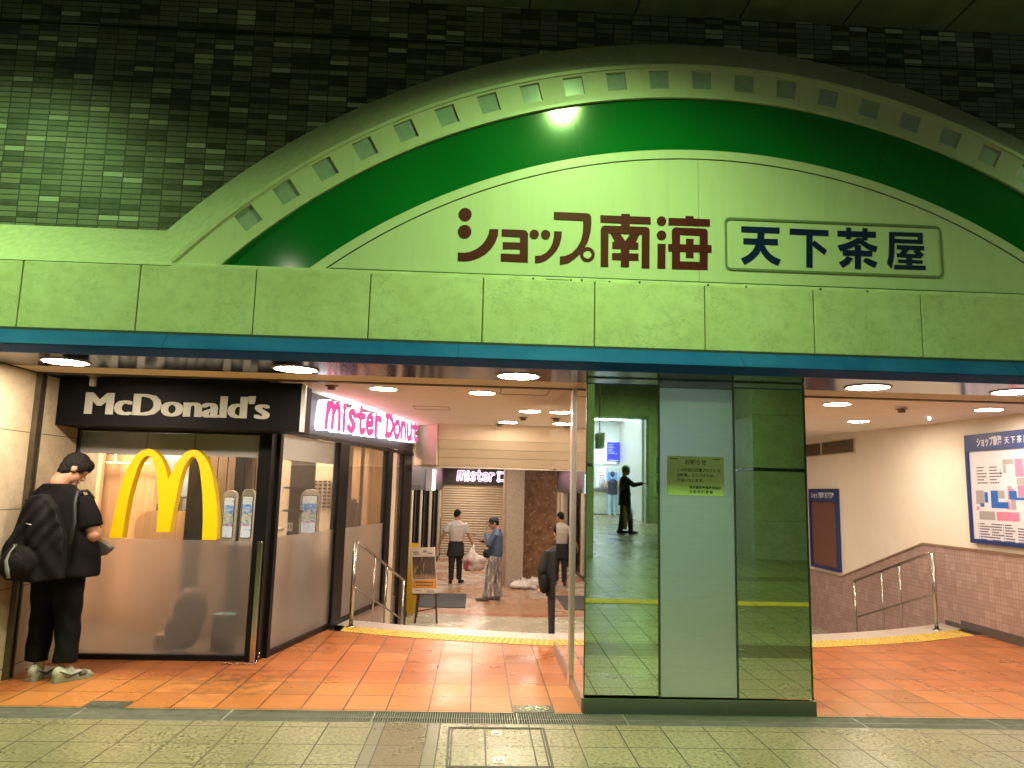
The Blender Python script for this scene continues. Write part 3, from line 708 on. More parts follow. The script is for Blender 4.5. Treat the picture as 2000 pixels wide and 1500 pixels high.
# base rail with clips
mb = MB(); mb.box(-1.10, 4.3, 5.190, 5.199, 3.075, 3.088); mb.build('base_groove', M('groove_dark', (.03, .05, .02), .6), arch)
mb = MB(); mb.box(-2.43, 5.7, 5.160, 5.235, 3.047, 3.072); mb.build('base_rail', M('rail_cream', (.60, .57, .44), .45, var=.15), arch, .003)
for x in (.35, .62, .70, .9, 1.12, 1.62, 1.9, 2.45, 2.8): MB().box(x, x+.012, 5.150, 5.162, 3.045, 3.056+.012*random.random()).build('rail_clip', M('clip_dark', (.06, .06, .04), .6), arch)
MB().box(.45, .61, 5.152, 5.156, 3.050, 3.054).build('loose_wire', M('clip_dark', (.06, .06, .04)), arch)
RED= [[[0.032,3.425],[0.097,3.427],[0.094,3.373],[0.075,3.32],[0.045,3.272],[0.005,3.233],[-0.044,3.202],[-0.093,3.183],[-0.142,3.175],[-0.19,3.177],[-0.192,3.24],[-0.144,3.239],[-0.101,3.249],[-0.057,3.272],[-0.019,3.304],[0.008,3.344],[0.024,3.381]],[[0.12,3.428],[0.279,3.429],[0.301,3.423],[0.314,3.403],[0.317,3.185],[0.12,3.186],[0.119,3.244],[0.256,3.244],[0.256,3.281],[0.132,3.279],[0.131,3.331],[0.256,3.332],[0.256,3.373],[0.121,3.374]],[[0.503,3.428],[0.561,3.429],[0.559,3.38],[0.546,3.327],[0.522,3.28],[0.489,3.241],[0.451,3.208],[0.412,3.189],[0.369,3.181],[0.368,3.236],[0.411,3.241],[0.447,3.262],[0.475,3.296],[0.493,3.337],[0.502,3.384]],[[0.499,3.576],[0.738,3.576],[0.761,3.572],[0.775,3.553],[0.778,3.5],[0.773,3.436],[0.757,3.371],[0.729,3.312],[0.696,3.264],[0.652,3.222],[0.608,3.191],[0.55,3.176],[0.549,3.238],[0.59,3.245],[0.635,3.267],[0.673,3.309],[0.701,3.363],[0.714,3.421],[0.717,3.48],[0.715,3.517],[0.5,3.518]],[[0.842,3.565],[1.216,3.567],[1.216,3.512],[0.843,3.51]],[[0.998,3.582],[1.062,3.583],[1.062,3.483],[0.997,3.482]],[[0.848,3.176],[0.846,3.456],[0.854,3.476],[0.872,3.487],[1.184,3.489],[1.202,3.482],[1.209,3.463],[1.207,3.177],[1.149,3.177],[1.151,3.43],[0.904,3.431],[0.904,3.177]],[[0.917,3.432],[0.988,3.433],[1.028,3.375],[1.065,3.431],[1.135,3.432],[1.105,3.368],[1.126,3.367],[1.126,3.314],[0.932,3.313],[0.932,3.366],[0.951,3.366]],[[0.931,3.281],[1.126,3.284],[1.126,3.23],[0.931,3.229]],[[0.995,3.369],[1.06,3.369],[1.057,3.179],[0.996,3.179]],[[1.267,3.365],[1.327,3.365],[1.324,3.179],[1.265,3.179]],[[1.35,3.566],[1.659,3.569],[1.658,3.514],[1.349,3.511]],[[1.477,3.586],[1.536,3.587],[1.536,3.562],[1.477,3.559]],[[1.373,3.179],[1.374,3.47],[1.382,3.486],[1.4,3.495],[1.434,3.495],[1.432,3.178]],[[1.582,3.495],[1.617,3.495],[1.634,3.489],[1.642,3.474],[1.638,3.18],[1.579,3.18]],[[1.434,3.495],[1.582,3.495],[1.582,3.439],[1.433,3.44]],[[1.432,3.238],[1.58,3.238],[1.579,3.18],[1.432,3.178]],[[1.346,3.366],[1.669,3.37],[1.668,3.313],[1.346,3.311]],[[1.479,3.412],[1.535,3.412],[1.533,3.268],[1.477,3.268]],[[-0.101,3.531],[-0.103,3.515],[-0.109,3.501],[-0.119,3.489],[-0.132,3.482],[-0.147,3.479],[-0.162,3.48],[-0.175,3.487],[-0.186,3.498],[-0.194,3.511],[-0.197,3.527],[-0.195,3.542],[-0.188,3.556],[-0.178,3.568],[-0.165,3.576],[-0.15,3.579],[-0.135,3.577],[-0.122,3.57],[-0.111,3.56],[-0.104,3.546]],[[-0.099,3.401],[-0.101,3.385],[-0.107,3.37],[-0.118,3.359],[-0.131,3.351],[-0.146,3.348],[-0.161,3.35],[-0.175,3.356],[-0.186,3.367],[-0.193,3.381],[-0.196,3.396],[-0.195,3.412],[-0.188,3.427],[-0.178,3.438],[-0.164,3.446],[-0.149,3.449],[-0.134,3.448],[-0.12,3.441],[-0.109,3.43],[-0.102,3.416]],[[0.394,3.4],[0.392,3.389],[0.387,3.379],[0.38,3.37],[0.37,3.365],[0.36,3.363],[0.349,3.364],[0.339,3.369],[0.331,3.376],[0.326,3.386],[0.324,3.397],[0.326,3.408],[0.33,3.419],[0.338,3.427],[0.347,3.432],[0.358,3.435],[0.369,3.433],[0.379,3.429],[0.387,3.421],[0.392,3.411]],[[0.477,3.401],[0.475,3.39],[0.47,3.38],[0.463,3.371],[0.453,3.366],[0.442,3.364],[0.432,3.365],[0.422,3.37],[0.414,3.377],[0.409,3.387],[0.407,3.398],[0.409,3.409],[0.413,3.42],[0.421,3.428],[0.43,3.434],[0.441,3.436],[0.452,3.434],[0.462,3.43],[0.47,3.422],[0.475,3.412]],[[1.332,3.541],[1.331,3.53],[1.326,3.519],[1.318,3.511],[1.308,3.505],[1.297,3.503],[1.286,3.505],[1.276,3.509],[1.268,3.517],[1.263,3.527],[1.262,3.538],[1.264,3.55],[1.269,3.56],[1.276,3.568],[1.286,3.574],[1.297,3.576],[1.308,3.575],[1.318,3.57],[1.326,3.562],[1.331,3.552]],[[1.332,3.432],[1.33,3.421],[1.325,3.41],[1.317,3.402],[1.307,3.396],[1.297,3.394],[1.286,3.395],[1.276,3.4],[1.268,3.408],[1.263,3.418],[1.261,3.429],[1.263,3.44],[1.268,3.451],[1.276,3.459],[1.286,3.465],[1.297,3.467],[1.308,3.465],[1.318,3.461],[1.325,3.453],[1.33,3.443]],[[0.804,3.265],[0.802,3.248],[0.794,3.232],[0.782,3.219],[0.767,3.211],[0.751,3.207],[0.734,3.209],[0.719,3.217],[0.707,3.228],[0.699,3.243],[0.696,3.26],[0.72,3.261],[0.721,3.252],[0.726,3.243],[0.733,3.237],[0.741,3.233],[0.751,3.231],[0.76,3.233],[0.768,3.238],[0.775,3.245],[0.779,3.254],[0.781,3.264]],[[0.696,3.26],[0.699,3.278],[0.706,3.294],[0.718,3.306],[0.733,3.315],[0.75,3.318],[0.766,3.316],[0.781,3.309],[0.793,3.297],[0.801,3.282],[0.804,3.265],[0.781,3.264],[0.779,3.273],[0.775,3.282],[0.768,3.289],[0.759,3.293],[0.75,3.294],[0.741,3.292],[0.732,3.287],[0.725,3.28],[0.721,3.271],[0.72,3.261]]]
BLUE= [[[1.894,3.525],[2.182,3.526],[2.18,3.48],[1.893,3.479]],[[1.909,3.433],[2.166,3.437],[2.165,3.39],[1.908,3.388]],[[2.017,3.487],[2.067,3.486],[2.062,3.418],[2.046,3.362],[2.016,3.313],[1.973,3.269],[1.911,3.231],[1.887,3.277],[1.939,3.306],[1.975,3.341],[1.999,3.385],[2.012,3.428]],[[2.023,3.392],[2.063,3.391],[2.082,3.352],[2.111,3.317],[2.146,3.295],[2.186,3.28],[2.163,3.234],[2.109,3.256],[2.068,3.291],[2.042,3.326]],[[2.259,3.522],[2.552,3.521],[2.55,3.477],[2.258,3.477]],[[2.384,3.48],[2.429,3.479],[2.421,3.23],[2.376,3.23]],[[2.442,3.439],[2.535,3.366],[2.513,3.331],[2.42,3.402]],[[2.621,3.521],[2.914,3.524],[2.912,3.478],[2.62,3.477]],[[2.689,3.548],[2.726,3.548],[2.72,3.459],[2.685,3.46]],[[2.813,3.549],[2.85,3.549],[2.846,3.456],[2.809,3.457]],[[2.767,3.471],[2.804,3.47],[2.821,3.449],[2.862,3.426],[2.92,3.41],[2.904,3.367],[2.842,3.389],[2.784,3.429],[2.722,3.393],[2.635,3.363],[2.617,3.406],[2.675,3.424],[2.73,3.448]],[[2.655,3.374],[2.878,3.375],[2.876,3.333],[2.654,3.332]],[[2.749,3.415],[2.795,3.416],[2.786,3.232],[2.742,3.233]],[[2.686,3.327],[2.731,3.311],[2.699,3.271],[2.65,3.237],[2.622,3.276],[2.661,3.298]],[[2.827,3.321],[2.874,3.305],[2.916,3.288],[2.893,3.245],[2.843,3.267],[2.806,3.293]],[[3.015,3.528],[3.272,3.531],[3.271,3.499],[3.055,3.498],[3.014,3.497]],[[3.236,3.53],[3.272,3.531],[3.268,3.445],[3.231,3.446]],[[3.051,3.475],[3.269,3.476],[3.268,3.445],[3.05,3.445]],[[3.015,3.528],[3.056,3.528],[3.052,3.446],[3.046,3.36],[3.033,3.299],[3.018,3.243],[2.988,3.285],[3.002,3.334],[3.01,3.42]],[[3.069,3.428],[3.276,3.428],[3.275,3.396],[3.068,3.396]],[[3.114,3.4],[3.162,3.399],[3.132,3.357],[3.079,3.352]],[[3.192,3.384],[3.235,3.398],[3.275,3.36],[3.243,3.334]],[[3.066,3.363],[3.251,3.362],[3.249,3.334],[3.065,3.335]],[[3.139,3.339],[3.181,3.34],[3.178,3.28],[3.136,3.281]],[[3.074,3.317],[3.261,3.317],[3.259,3.293],[3.072,3.292]],[[3.044,3.275],[3.281,3.276],[3.28,3.245],[3.04,3.243]]]

def flat_letters(polys, y, th):
    mb = MB()
    for i, p in enumerate(polys): mb.prism([(a, y-.0003*(i % 7), b) for a, b in p], (0, th, 0))
    return mb
flat_letters(RED, 5.1965, .006).build('red_lettering', M('maroon_enamel', (.085, .007, .012), .45, var=.06, spec=.2), arch)
flat_letters(BLUE, 5.1965, .006).build('blue_lettering', M('navy_enamel', (.004, .012, .075), .45, var=.06, spec=.2), arch)
def rrect(x0, x1, z0, z1, r, n=6):
    out = []
    for cx, cz, a0 in ((x1-r, z1-r, 0), (x0+r, z1-r, 90), (x0+r, z0+r, 180), (x1-r, z0+r, 270)):
        out += [(cx+r*math.cos(R(a0+90*k/n)), cz+r*math.sin(R(a0+90*k/n))) for k in range(n+1)]
    return out
mb = MB(); A = rrect(1.766, 3.413, 3.186, 3.589, .045); B = rrect(1.782, 3.397, 3.202, 3.573, .03); n = len(A)
vs = [(a, 5.192, b) for a, b in A]+[(a, 5.192, b) for a, b in B]
mb.add(vs, [(k, (k+1) % n, n+(k+1) % n, n+k) for k in range(n)]); mb.build('name_frame', M('frame_greygreen', (.16, .19, .12), .4), arch)

# ================================================================== mirror pillar
pl = thing('mirror_pillar', (1.626, 6.4, 0), 'broad pillar clad in mirrors with a brushed steel centre panel and steel plinth', 'pillar')
PX0, PX1, PY0, PY1 = .797, 2.458, 5.49, 7.45
mir = mirror('mirror_glass', (.66, .74, .62), .006); mirs = mirror('side_mirror_glass', (.80, .78, .74), .012)
fr = M('pillar_frame', (.10, .11, .10), .3, metal=.8, var=.2)
mb = MB(); mb.box(PX0+.006, PX1-.006, PY0+.006, PY1, .12, 2.52); mb.build('core', M('pillar_core', (.05, .05, .05), .7), pl)
mb = MB(); mb.box(PX0+.008, 1.336, PY0-.002, PY0+.004, .125, 2.395); mb.build('mirror_panel', mir, pl)
mb = MB(); mb.box(1.917, PX1-.008, PY0-.002, PY0+.004, .115, 2.395); mb.build('mirror_panel', mir, pl)
def brushed(name, col, rough):
    mt, nt, N, L, bs = nodes(name); x, y, z, ob = coords(nt)
    mp = nt.nodes.new('ShaderNodeMapping'); mp.inputs['Scale'].default_value = (1.5, 1.5, 90); L.new(ob, mp.inputs[0])
    n = noise(nt, 3, 4, mp.outputs[0]); b = noise(nt, 1.6, 3, ob)
    L.new(ramp(nt, n, [(.3, tuple(k*.93 for k in col)), (.7, col)]), bs.inputs['Base Color'])
    bs.inputs['Metallic'].default_value = .95; L.new(mth(nt, 'ADD', ramp(nt, b, [(.3, rough-.05), (.7, rough+.05)]), mth(nt, 'MULTIPLY', n, .05)), bs.inputs['Roughness'])
    return mt
br = brushed('brushed_steel', (.74, .82, .88), .34)
mb = MB(); mb.box(1.350, 1.903, PY0-.006, PY0+.004, .118, 2.34); mb.build('centre_panel', br, pl, .002)
mb = MB(); mb.box(1.350, 1.903, PY0-.0045, PY0+.004, 2.343, 2.395); mb.build('header_panel', M('header_steel', (.22, .24, .23), .35, metal=.9), pl)
mb = MB()
for a, b in ((PX0, PX0+.007), (1.337, 1.349), (1.904, 1.916), (PX1-.007, PX1)): mb.box(a, b, PY0-.012, PY0+.005, .11, 2.40)
mb.box(PX0+.0075, PX1-.0075, PY0-.008, PY0+.004, 2.396, 2.403)
mb.build('frame', fr, pl)
mb = MB(); mb.box(PX0-.004, PX1+.018, PY0-.016, PY0+.03, 0, .104); mb.build('plinth', brushed('plinth_steel', (.20, .23, .19), .34), pl, .003)
mb = MB(); mb.prism([(PX0+.004, PY0+.006, .10), (PX0+.004, 6.15, .10), (PX0+.004, 6.15, 2.50), (PX0+.004, PY0+.006, 2.40)], (-.004, 0, 0)); mb.build('side_mirror', mirs, pl)
mb = MB(); mb.prism([(PX0+.004, 6.30, .10), (PX0+.004, PY1, .10), (PX0+.004, PY1, 1.75), (PX0+.004, 8.3, 1.9), (PX0+.004, 8.3, 2.5), (PX0+.004, 6.30, 2.5)], (-.004, 0, 0)); mb.build('side_mirror', mirs, pl)
mb = MB(); mb.prism([(PX0+.005, PY1, 1.75), (PX0+.005, 8.3, 1.9), (PX0+.005, 8.3, 2.52), (PX0+.005, PY1, 2.52)], (1.65, 0, 0)); mb.build('overhead_block', cream, pl)
mb = MB()
mb.box(PX0-.02, PX0+.002, 6.155, 6.195, 0, 2.5); mb.box(PX0-.02, PX0+.002, 6.222, 6.26, 0, 2.5); mb.box(PX0-.006, PX0+.002, 6.195, 6.222, 0, 2.5)
mb.build('shutter_guide', M('guide_steel', (.82, .77, .72), .25, metal=.8, var=.1), pl)
mb = MB(); mb.box(PX0-.010, PX0+.001, PY0+.02, 6.15, 0, .098); mb.box(PX0-.010, PX0+.001, 6.265, PY1, 0, .098); mb.build('side_plinth', brushed('side_plinth_steel', (.45, .42, .40), .3), pl)

# notice on the steel panel
nt_ = thing('notice_sheet', (1.617, 5.48, 1.53), 'yellow green paper notice in plastic taped to the steel panel', 'notice')
def paper():
    mt, nt, N, L, bs = nodes('notice_paper'); x, y, z, ob = coords(nt); n = noise(nt, 9, 4)
    c = ramp(nt, n, [(.3, (.50, .60, .24)), (.7, (.58, .68, .31))])
    L.new(c, bs.inputs['Base Color']); bs.inputs['Roughness'].default_value = .25
    bs.inputs['Coat Weight'].default_value = .6; bs.inputs['Coat Roughness'].default_value = .12
    mp = nt.nodes.new('ShaderNodeMapping'); mp.inputs['Scale'].default_value = (1.2, 1, 9); L.new(ob, mp.inputs[0])
    bumpn(nt, bs, noise(nt, 7, 4, mp.outputs[0]), .5, .006); return mt
mb = MB(); mb.box(1.405, 1.829, 5.4795, 5.4835, 1.541, 1.830); mb.build('sheet', paper(), nt_)
ink = M('notice_ink', (.06, .085, .02), .5)
NX = Vector((1, 0, 0)); NZ = Vector((0, 0, 1)); NF = Vector((0, -1, 0))
mb = MB()
for body, x, z, sz in (('お知らせ', 1.535, 1.772, .041), ('この付近に放置されている', 1.474, 1.718, .0275), ('自転車、ミニバイクは、', 1.474, 1.680, .0275), ('撤去いたします。', 1.474, 1.642, .0275), ('南海電気鉄道株式会社', 1.567, 1.592, .024), ('大 阪 市 建 設 局', 1.567, 1.560, .024)):
    q = text_mb(body, (x, 5.4786, z), NX, NZ, NF, sz, .0006, .0006 if sz < .04 else .0008); mb.add(q.v, q.f)
mb.build('printed_text', ink, nt_)
mb = MB(); mb.box(1.43, 1.485, 5.478, 5.4792, 1.806, 1.812); mb.box(1.745, 1.80, 5.478, 5.4792, 1.808, 1.814); mb.build('tape', M('tape_dark', (.03, .04, .02), .4), nt_)

# ================================================================== lamps
disc = emis('lamp_diffuser', WARM, 190)
def downlight(x, y, z, r, label, grp, mat=None):
    t = thing('downlight', (x, y, z), label, 'downlight', grp)
    MB().lathe((x, y, z), [(r, .012), (r, -.006), (r+.022, -.004), (r+.024, .0), (r+.018, .001)], 32).build('trim_ring', M('trim_white', (.55, .52, .48), .35), t)
    mb = MB(); mb.add([(x+r*math.cos(2*math.pi*k/32), y+r*math.sin(2*math.pi*k/32), z-.003) for k in range(32)], [tuple(range(32))[::-1]]); mb.build('diffuser', mat or disc, t)
    return t
SO = 'round downlights in the metal soffit'; IN = 'round downlights in the cream ceiling'
d0 = downlight(-3.056, 5.54, 2.402, .150, 'round downlight in the metal soffit above the man in black, leftmost', SO)
for x, lb in ((-1.381, 'round downlight in the soffit next to the pink sign reflection'), (.284, 'round soffit downlight just left of the mirror pillar'), (2.987, 'round soffit downlight just right of the mirror pillar'), (4.157, 'round soffit downlight at the right edge of the photo')):
    dup(d0, (x, 5.545, 2.402), lb, SO)
d1 = downlight(-.946, 7.26, 2.498, .128, 'round ceiling downlight above the glowing pink sign', IN)
for x, y, lb in ((.022, 7.343, 'round ceiling downlight beside the large square hatch'), (.611, 8.947, 'round ceiling downlight nearest the side mirror'), (.41, 10.50, 'round ceiling downlight in front of the stepped bulkhead'),
                 (3.70, 7.49, 'round ceiling downlight left in the right entrance, near one of three'), (4.98, 9.51, 'farthest round ceiling downlight above the right stair'), (5.38, 7.57, 'round ceiling downlight near the map board')):
    dup(d1, (x, y, 2.498 if x < 1.35 else 2.488+.02*(y-6.24)), lb, IN)
# unseen downlights added behind the bulkhead to brighten the lower hall
for x, y in ((.2, 13.0), (-.5, 14.6), (1.2, 15.2), (-.2, 16.6), (-.4, 18.6), (.1, 20.4), (-.7, 22.0), (.3, 23.4), (-.3, 24.9)):
    dup(d1, (x, y, 2.318), 'added unseen downlight in the lower hall ceiling behind the bulkhead', 'added fill downlights of the lower hall')
dup(d1, (3.6, 12.2, 2.605), 'round ceiling downlight deep in the right entrance behind the mirror pillar', IN)
# green passage lamps in the viaduct ceiling, some added as fill
def green_lamp(x, y, label, power, size=150, col=GREEN, lens=16):
    t = thing('passage_lamp', (x, y, 5.4), label, 'ceiling lamp', 'green tinted lamps under the viaduct')
    MB().lathe((x, y, 5.396), [(.16, .0), (.19, -.05), (.155, -.06), (.15, -.03), (.0, -.02)], 28).build('housing', M('lamp_housing', (.12, .12, .11), .5), t)
    mb = MB(); mb.add([(x+.13*math.cos(2*math.pi*k/24), y+.13*math.sin(2*math.pi*k/24), 5.352) for k in range(24)], [tuple(range(24))[::-1]]); mb.build('lens', emis('green_lens_%d' % lens, (.70, 1, .42), lens), t)
    l = bpy.data.lights.new('lamp_beam', 'SPOT'); l.energy = power; l.color = col; l.spot_size = R(size); l.spot_blend = 1; l.shadow_soft_size = .12
    lo = bpy.data.objects.new('lamp_beam', l); COL.objects.link(lo); lo.location = (x, y, 5.33); adopt(lo, t)
green_lamp(.73, 3.55, 'green tinted ceiling lamp above the arch centre', 960, 150)
green_lamp(-4.3, 3.55, 'green tinted ceiling lamp at the far left above the passage', 1150)
green_lamp(-3.4, -2.4, 'added pale fill lamp behind the viewer', 260, 165, (.95, 1, .70), 2)  # unseen lamp added for neutral light from the front
green_lamp(5.8, 3.55, 'added dim green fill lamp at the far right above the passage', 260, 152, lens=3)  # fill lamp added to lift the right end of the arch
green_lamp(3.6, -1.6, 'added green fill lamp between the mirrored columns', 620, 160)  # unseen lamp added to light the columns and the front's right side
green_lamp(4.6, -10.0, 'added green fill lamp in front of the mirrored station opening', 800, 165)  # unseen lamp added to light the station wall in the mirror

# ================================================================== fast food shop front, left
blk = M('black_frame', (.008, .008, .008), .35, var=.2, spec=.18)
gls = glass('shop_glass'); fro = frosted('frosted_film')
grey = M('grey_blind', (.55, .525, .51), .6, var=.06, scale=3)
U = (.18582, .98258); Nn = (.98258, -.18582); O0 = (-1.87, 7.04, 0)      # slanted side wall
def sb(mb, s0, s1, n0, n1, z0, z1): return mb.obox(O0, U, Nn, s0, s1, n0, n1, z0, z1)
shop = thing('shopfront', (-2.7, 6.95, 0), 'black framed glass shopfront with frosted lower panes and warm room behind', 'shopfront')
mb = MB()
mb.box(-3.70, -3.615, 6.88, 6.96, 0, 2.04); mb.box(-3.614, -1.99, 6.885, 6.955, 0, .045); mb.box(-3.614, -1.99, 6.885, 6.955, 1.985, 2.04)
mb.build('front_frame', blk, shop)
MB().box(-1.989, -1.875, 6.86, 7.02, 0, 2.04).build('corner_post', blk, shop, .003)
MB().box(-3.612, -1.992, 6.915, 6.922, 1.034, 1.985).build('clear_pane', gls, shop)
MB().box(-3.612, -1.992, 6.915, 6.922, .046, 1.032).build('frosted_pane', fro, shop)
MB().box(-3.612, -1.992, 6.945, 6.954, 1.785, 1.984).build('grey_blind', grey, shop)
mb = MB(); mb.box(-3.03, -3.02, 6.936, 6.9445, 1.785, 1.984); mb.box(-2.60, -2.59, 6.936, 6.9445, 1.785, 1.984); mb.build('blind_joint', M('blind_joint', (.30, .28, .27), .5), shop)
mb = MB()
sb(mb, .02, 1.515, -.035, .03, 0, .05); sb(mb, 1.80, 3.51, -.035, .03, 0, .05); sb(mb, .02, 4.6, -.035, .03, 2.03, 2.07)
mb.build('side_frame', blk, shop)
for a, b, zt in ((-.01, .05, 2.03), (1.515, 1.80, 2.03), (3.30, 3.52, 2.08)):
    mb = MB(); sb(mb, a, b, -.045, .035, 0, zt); mb.build('mullion', blk, shop, .003)
for a, b in ((.05, 1.515), (1.80, 3.30)):
    mb = MB(); sb(mb, a+.002, b-.002, -.008, 0, 1.062, 2.029); mb.build('clear_pane', gls, shop)
    mb = MB(); sb(mb, a+.002, b-.002, -.008, 0, .052, 1.06); mb.build('frosted_pane', fro, shop)
mb = MB(); sb(mb, .052, 1.513, -.045, -.036, 1.785, 2.028); mb.build('grey_blind', grey, shop)
mb = MB(); sb(mb, 3.53, 3.75, -.06, .02, -.7, 2.08); mb.build('cream_post', M('cream_post', (.66, .58, .44), .4), shop)
mb = MB(); sb(mb, 3.76, 4.10, -.012, -.004, -.6, 2.08); mb.build('clear_pane', gls, shop)
mb = MB(); sb(mb, 4.10, 4.52, -.05, .03, -.7, 2.08); mb.build('mullion', blk, shop)
mb = MB(); sb(mb, 1.80, 4.6, -.10, -.02, -.72, -.003); mb.build('mosaic_plinth', pt, shop)
# side header carrying the pink sign
hd = M('header_grey', (.045, .04, .045), .42, metal=.3, var=.05)
mb = MB(); sb(mb, -.25, 4.66, -.10, -.002, 2.075, 2.498); mb.build('header', hd, shop)
mb = MB(); sb(mb, -.2, 4.66, -.001, .012, 2.44, 2.452); mb.build('header_trim', M('header_trim', (.03, .028, .03), .4), shop)
# black sign box with white lettering
sg = thing('fascia_sign', (-2.5, 6.5, 2.0), 'black box sign with white fast food lettering over the left window', 'shop sign')
MB().box(-3.618, -1.555, 6.50, 6.90, 2.003, 2.425).build('box', M('sign_black', (.006, .006, .006), .5, var=.2, spec=.10), sg, .004)
MB().box(-1.5545, -1.520, 6.502, 6.545, 2.003, 2.412).build('end_strip', M('strip_aluminium', (.75, .75, .76), .35, metal=.4), sg)
mb = MB()
for z in (2.03, 2.39):
    for x in (-1.545, -1.525): mb.lathe((x, 6.4995, z), [(.004, 0), (.004, .003)], 8, axis='y')
mb.build('strip_screws', M('screw_dark', (.05, .05, .05), .4), sg)
q = MB()
for i_, dx_ in enumerate((-.014, -.010, -.005, 0, .005, .010, .014)):
    a_ = text_mb("McDonald's", (-3.385+dx_, 6.4995-.0004*i_, 2.104), NX, NZ, NF, .272, .004, 0); q.add(a_.v, a_.f)
xs_ = [p[0] for p in q.v]; k = (-1.812+3.385)/(max(xs_)-min(xs_)); x0 = min(xs_)
q.v = [(-3.385+(p[0]-x0)*k, p[1], p[2]) for p in q.v]
q.build('lettering', M('sign_white', (.40, .40, .33), .5), sg)
t = thing('ceiling_bracket', (-3.27, 6.40, 2.36), 'small grey bracket hanging in front of the black sign', 'bracket')
mb = MB(); mb.box(-3.295, -3.255, 6.36, 6.40, 2.33, 2.42); mb.box(-3.32, -3.23, 6.34, 6.42, 2.415, 2.425); mb.box(-3.285, -3.265, 6.355, 6.36, 2.34, 2.41)
mb.build('bracket', M('bracket_grey', (.35, .33, .27), .4), t)
# golden arches
MARCH= [[-3.177,1.047],[-3.164,1.19],[-3.143,1.331],[-3.126,1.455],[-3.102,1.575],[-3.075,1.659],[-3.046,1.725],[-3.01,1.777],[-2.966,1.814],[-2.914,1.829],[-2.866,1.818],[-2.821,1.782],[-2.781,1.732],[-2.747,1.661],[-2.717,1.567],[-2.695,1.633],[-2.666,1.7],[-2.629,1.761],[-2.592,1.804],[-2.552,1.825],[-2.517,1.832],[-2.474,1.823],[-2.429,1.784],[-2.389,1.731],[-2.353,1.648],[-2.321,1.547],[-2.297,1.434],[-2.274,1.293],[-2.262,1.175],[-2.26,1.052],[-2.384,1.049],[-2.39,1.231],[-2.411,1.431],[-2.433,1.562],[-2.452,1.657],[-2.471,1.717],[-2.496,1.758],[-2.521,1.773],[-2.548,1.753],[-2.572,1.714],[-2.597,1.653],[-2.615,1.569],[-2.632,1.426],[-2.649,1.284],[-2.663,1.11],[-2.78,1.107],[-2.784,1.304],[-2.798,1.446],[-2.817,1.576],[-2.837,1.671],[-2.861,1.73],[-2.886,1.76],[-2.912,1.767],[-2.942,1.752],[-2.969,1.715],[-2.992,1.655],[-3.017,1.547],[-3.04,1.416],[-3.056,1.251],[-3.067,1.05]]

t = thing('arches_logo', (-2.76, 6.8, 1.04), 'large glossy yellow arches emblem standing in front of the left window', 'logo sign')
MB().prism([(a, 6.72, b) for a, b in MARCH], (0, .10, 0)).build('arches', M('arches_yellow', (.93, .64, .002), .38, var=.02), t, .004)
# illuminated pink lettering on the side header
pk = thing('illuminated_sign', (-1.4, 9.5, 2.1), 'glowing pink doughnut shop lettering with white halo on the slanted header', 'illuminated sign')
SU = Vector((U[0], U[1], .0285)).normalized(); SN = Vector((Nn[0], Nn[1], 0))
SO_ = Vector((O0[0]+U[0]*.74, O0[1]+U[1]*.74, 2.155)); adv = .308
pen_word('mister Donut', SO_, SU, NZ, SN, .275, adv, .088, .10, .035).build('halo_backing', emis('halo_white', (.92, .93, 1), 2.7), pk)
pen_word('mister Donut', SO_, SU, NZ, SN, .275, adv, .081, .006, .137).build('pink_letters', emis('letter_pink', (1, .035, .16), 1.5), pk)
# ------------------------------------------------------------------ interior of the shop
def wood(name, col):
    mt, nt, N, L, bs = nodes(name); x, y, z, ob = coords(nt)
    mp = nt.nodes.new('ShaderNodeMapping'); mp.inputs['Scale'].default_value = (14, 14, .5); L.new(ob, mp.inputs[0])
    n = noise(nt, 3, 6, mp.outputs[0]); c = ramp(nt, n, [(.3, tuple(k*.75 for k in col)), (.7, tuple(k*1.1 for k in col))])
    L.new(c, bs.inputs['Base Color']); bs.inputs['Roughness'].default_value = .45; return mt
wd = wood('oak_veneer', (.56, .34, .18)); wd2 = wood('pale_oak', (.60, .42, .26))
tag(MB().box(-6.5, -1.95, 7.02, 12.4, -.12, .002).build('shop_floor', M('shop_floor_dark', (.12, .10, .08), .35, var=.2)), kind='structure')
tag(MB().add([(-6.5, 6.97, 2.45), (-1.95, 6.97, 2.45), (-1.35, 12.4, 2.45), (-6.5, 12.4, 2.45)], [(0, 1, 2, 3)]).build('shop_ceiling', M('shop_ceiling', (.45, .42, .38), .7)), kind='structure')
tag(MB().box(-6.5, -1.35, 12.4, 12.6, 0, 2.45).build('shop_back_wall', wd), 'wood veneer back wall inside the fast food shop', 'wall')
tag(MB().box(-6.7, -6.5, 6.9, 12.6, 0, 2.45).build('shop_side_wall', wd2), 'pale wood side wall inside the fast food shop', 'wall')
tag(MB().box(-6.5, -3.72, 6.93, 7.1, 0, 2.45).build('shop_partition', wd2), 'pale partition behind the stone wall beside the shop window', 'wall')
t = thing('wood_screen', (-4.3, 8.4, 0), 'tall oak screen wall left behind the yellow arches', 'screen')
MB().box(-4.75, -3.62, 8.6, 8.7, 0, 1.83).build('panel', wd, t); MB().box(-5.2, -4.12, 8.40, 8.46, 0, 2.4).build('side_panel', wd2, t)
t = thing('rail_light', (-4.0, 8.5, 1.8), 'slim warm light rail above the oak screen', 'light rail')
mb = MB(); mb.box(-4.12, -3.65, 8.48, 8.51, 1.735, 1.745); mb.build('lit_strip', emis('rail_lit', (1, .8, .55), 4), t)
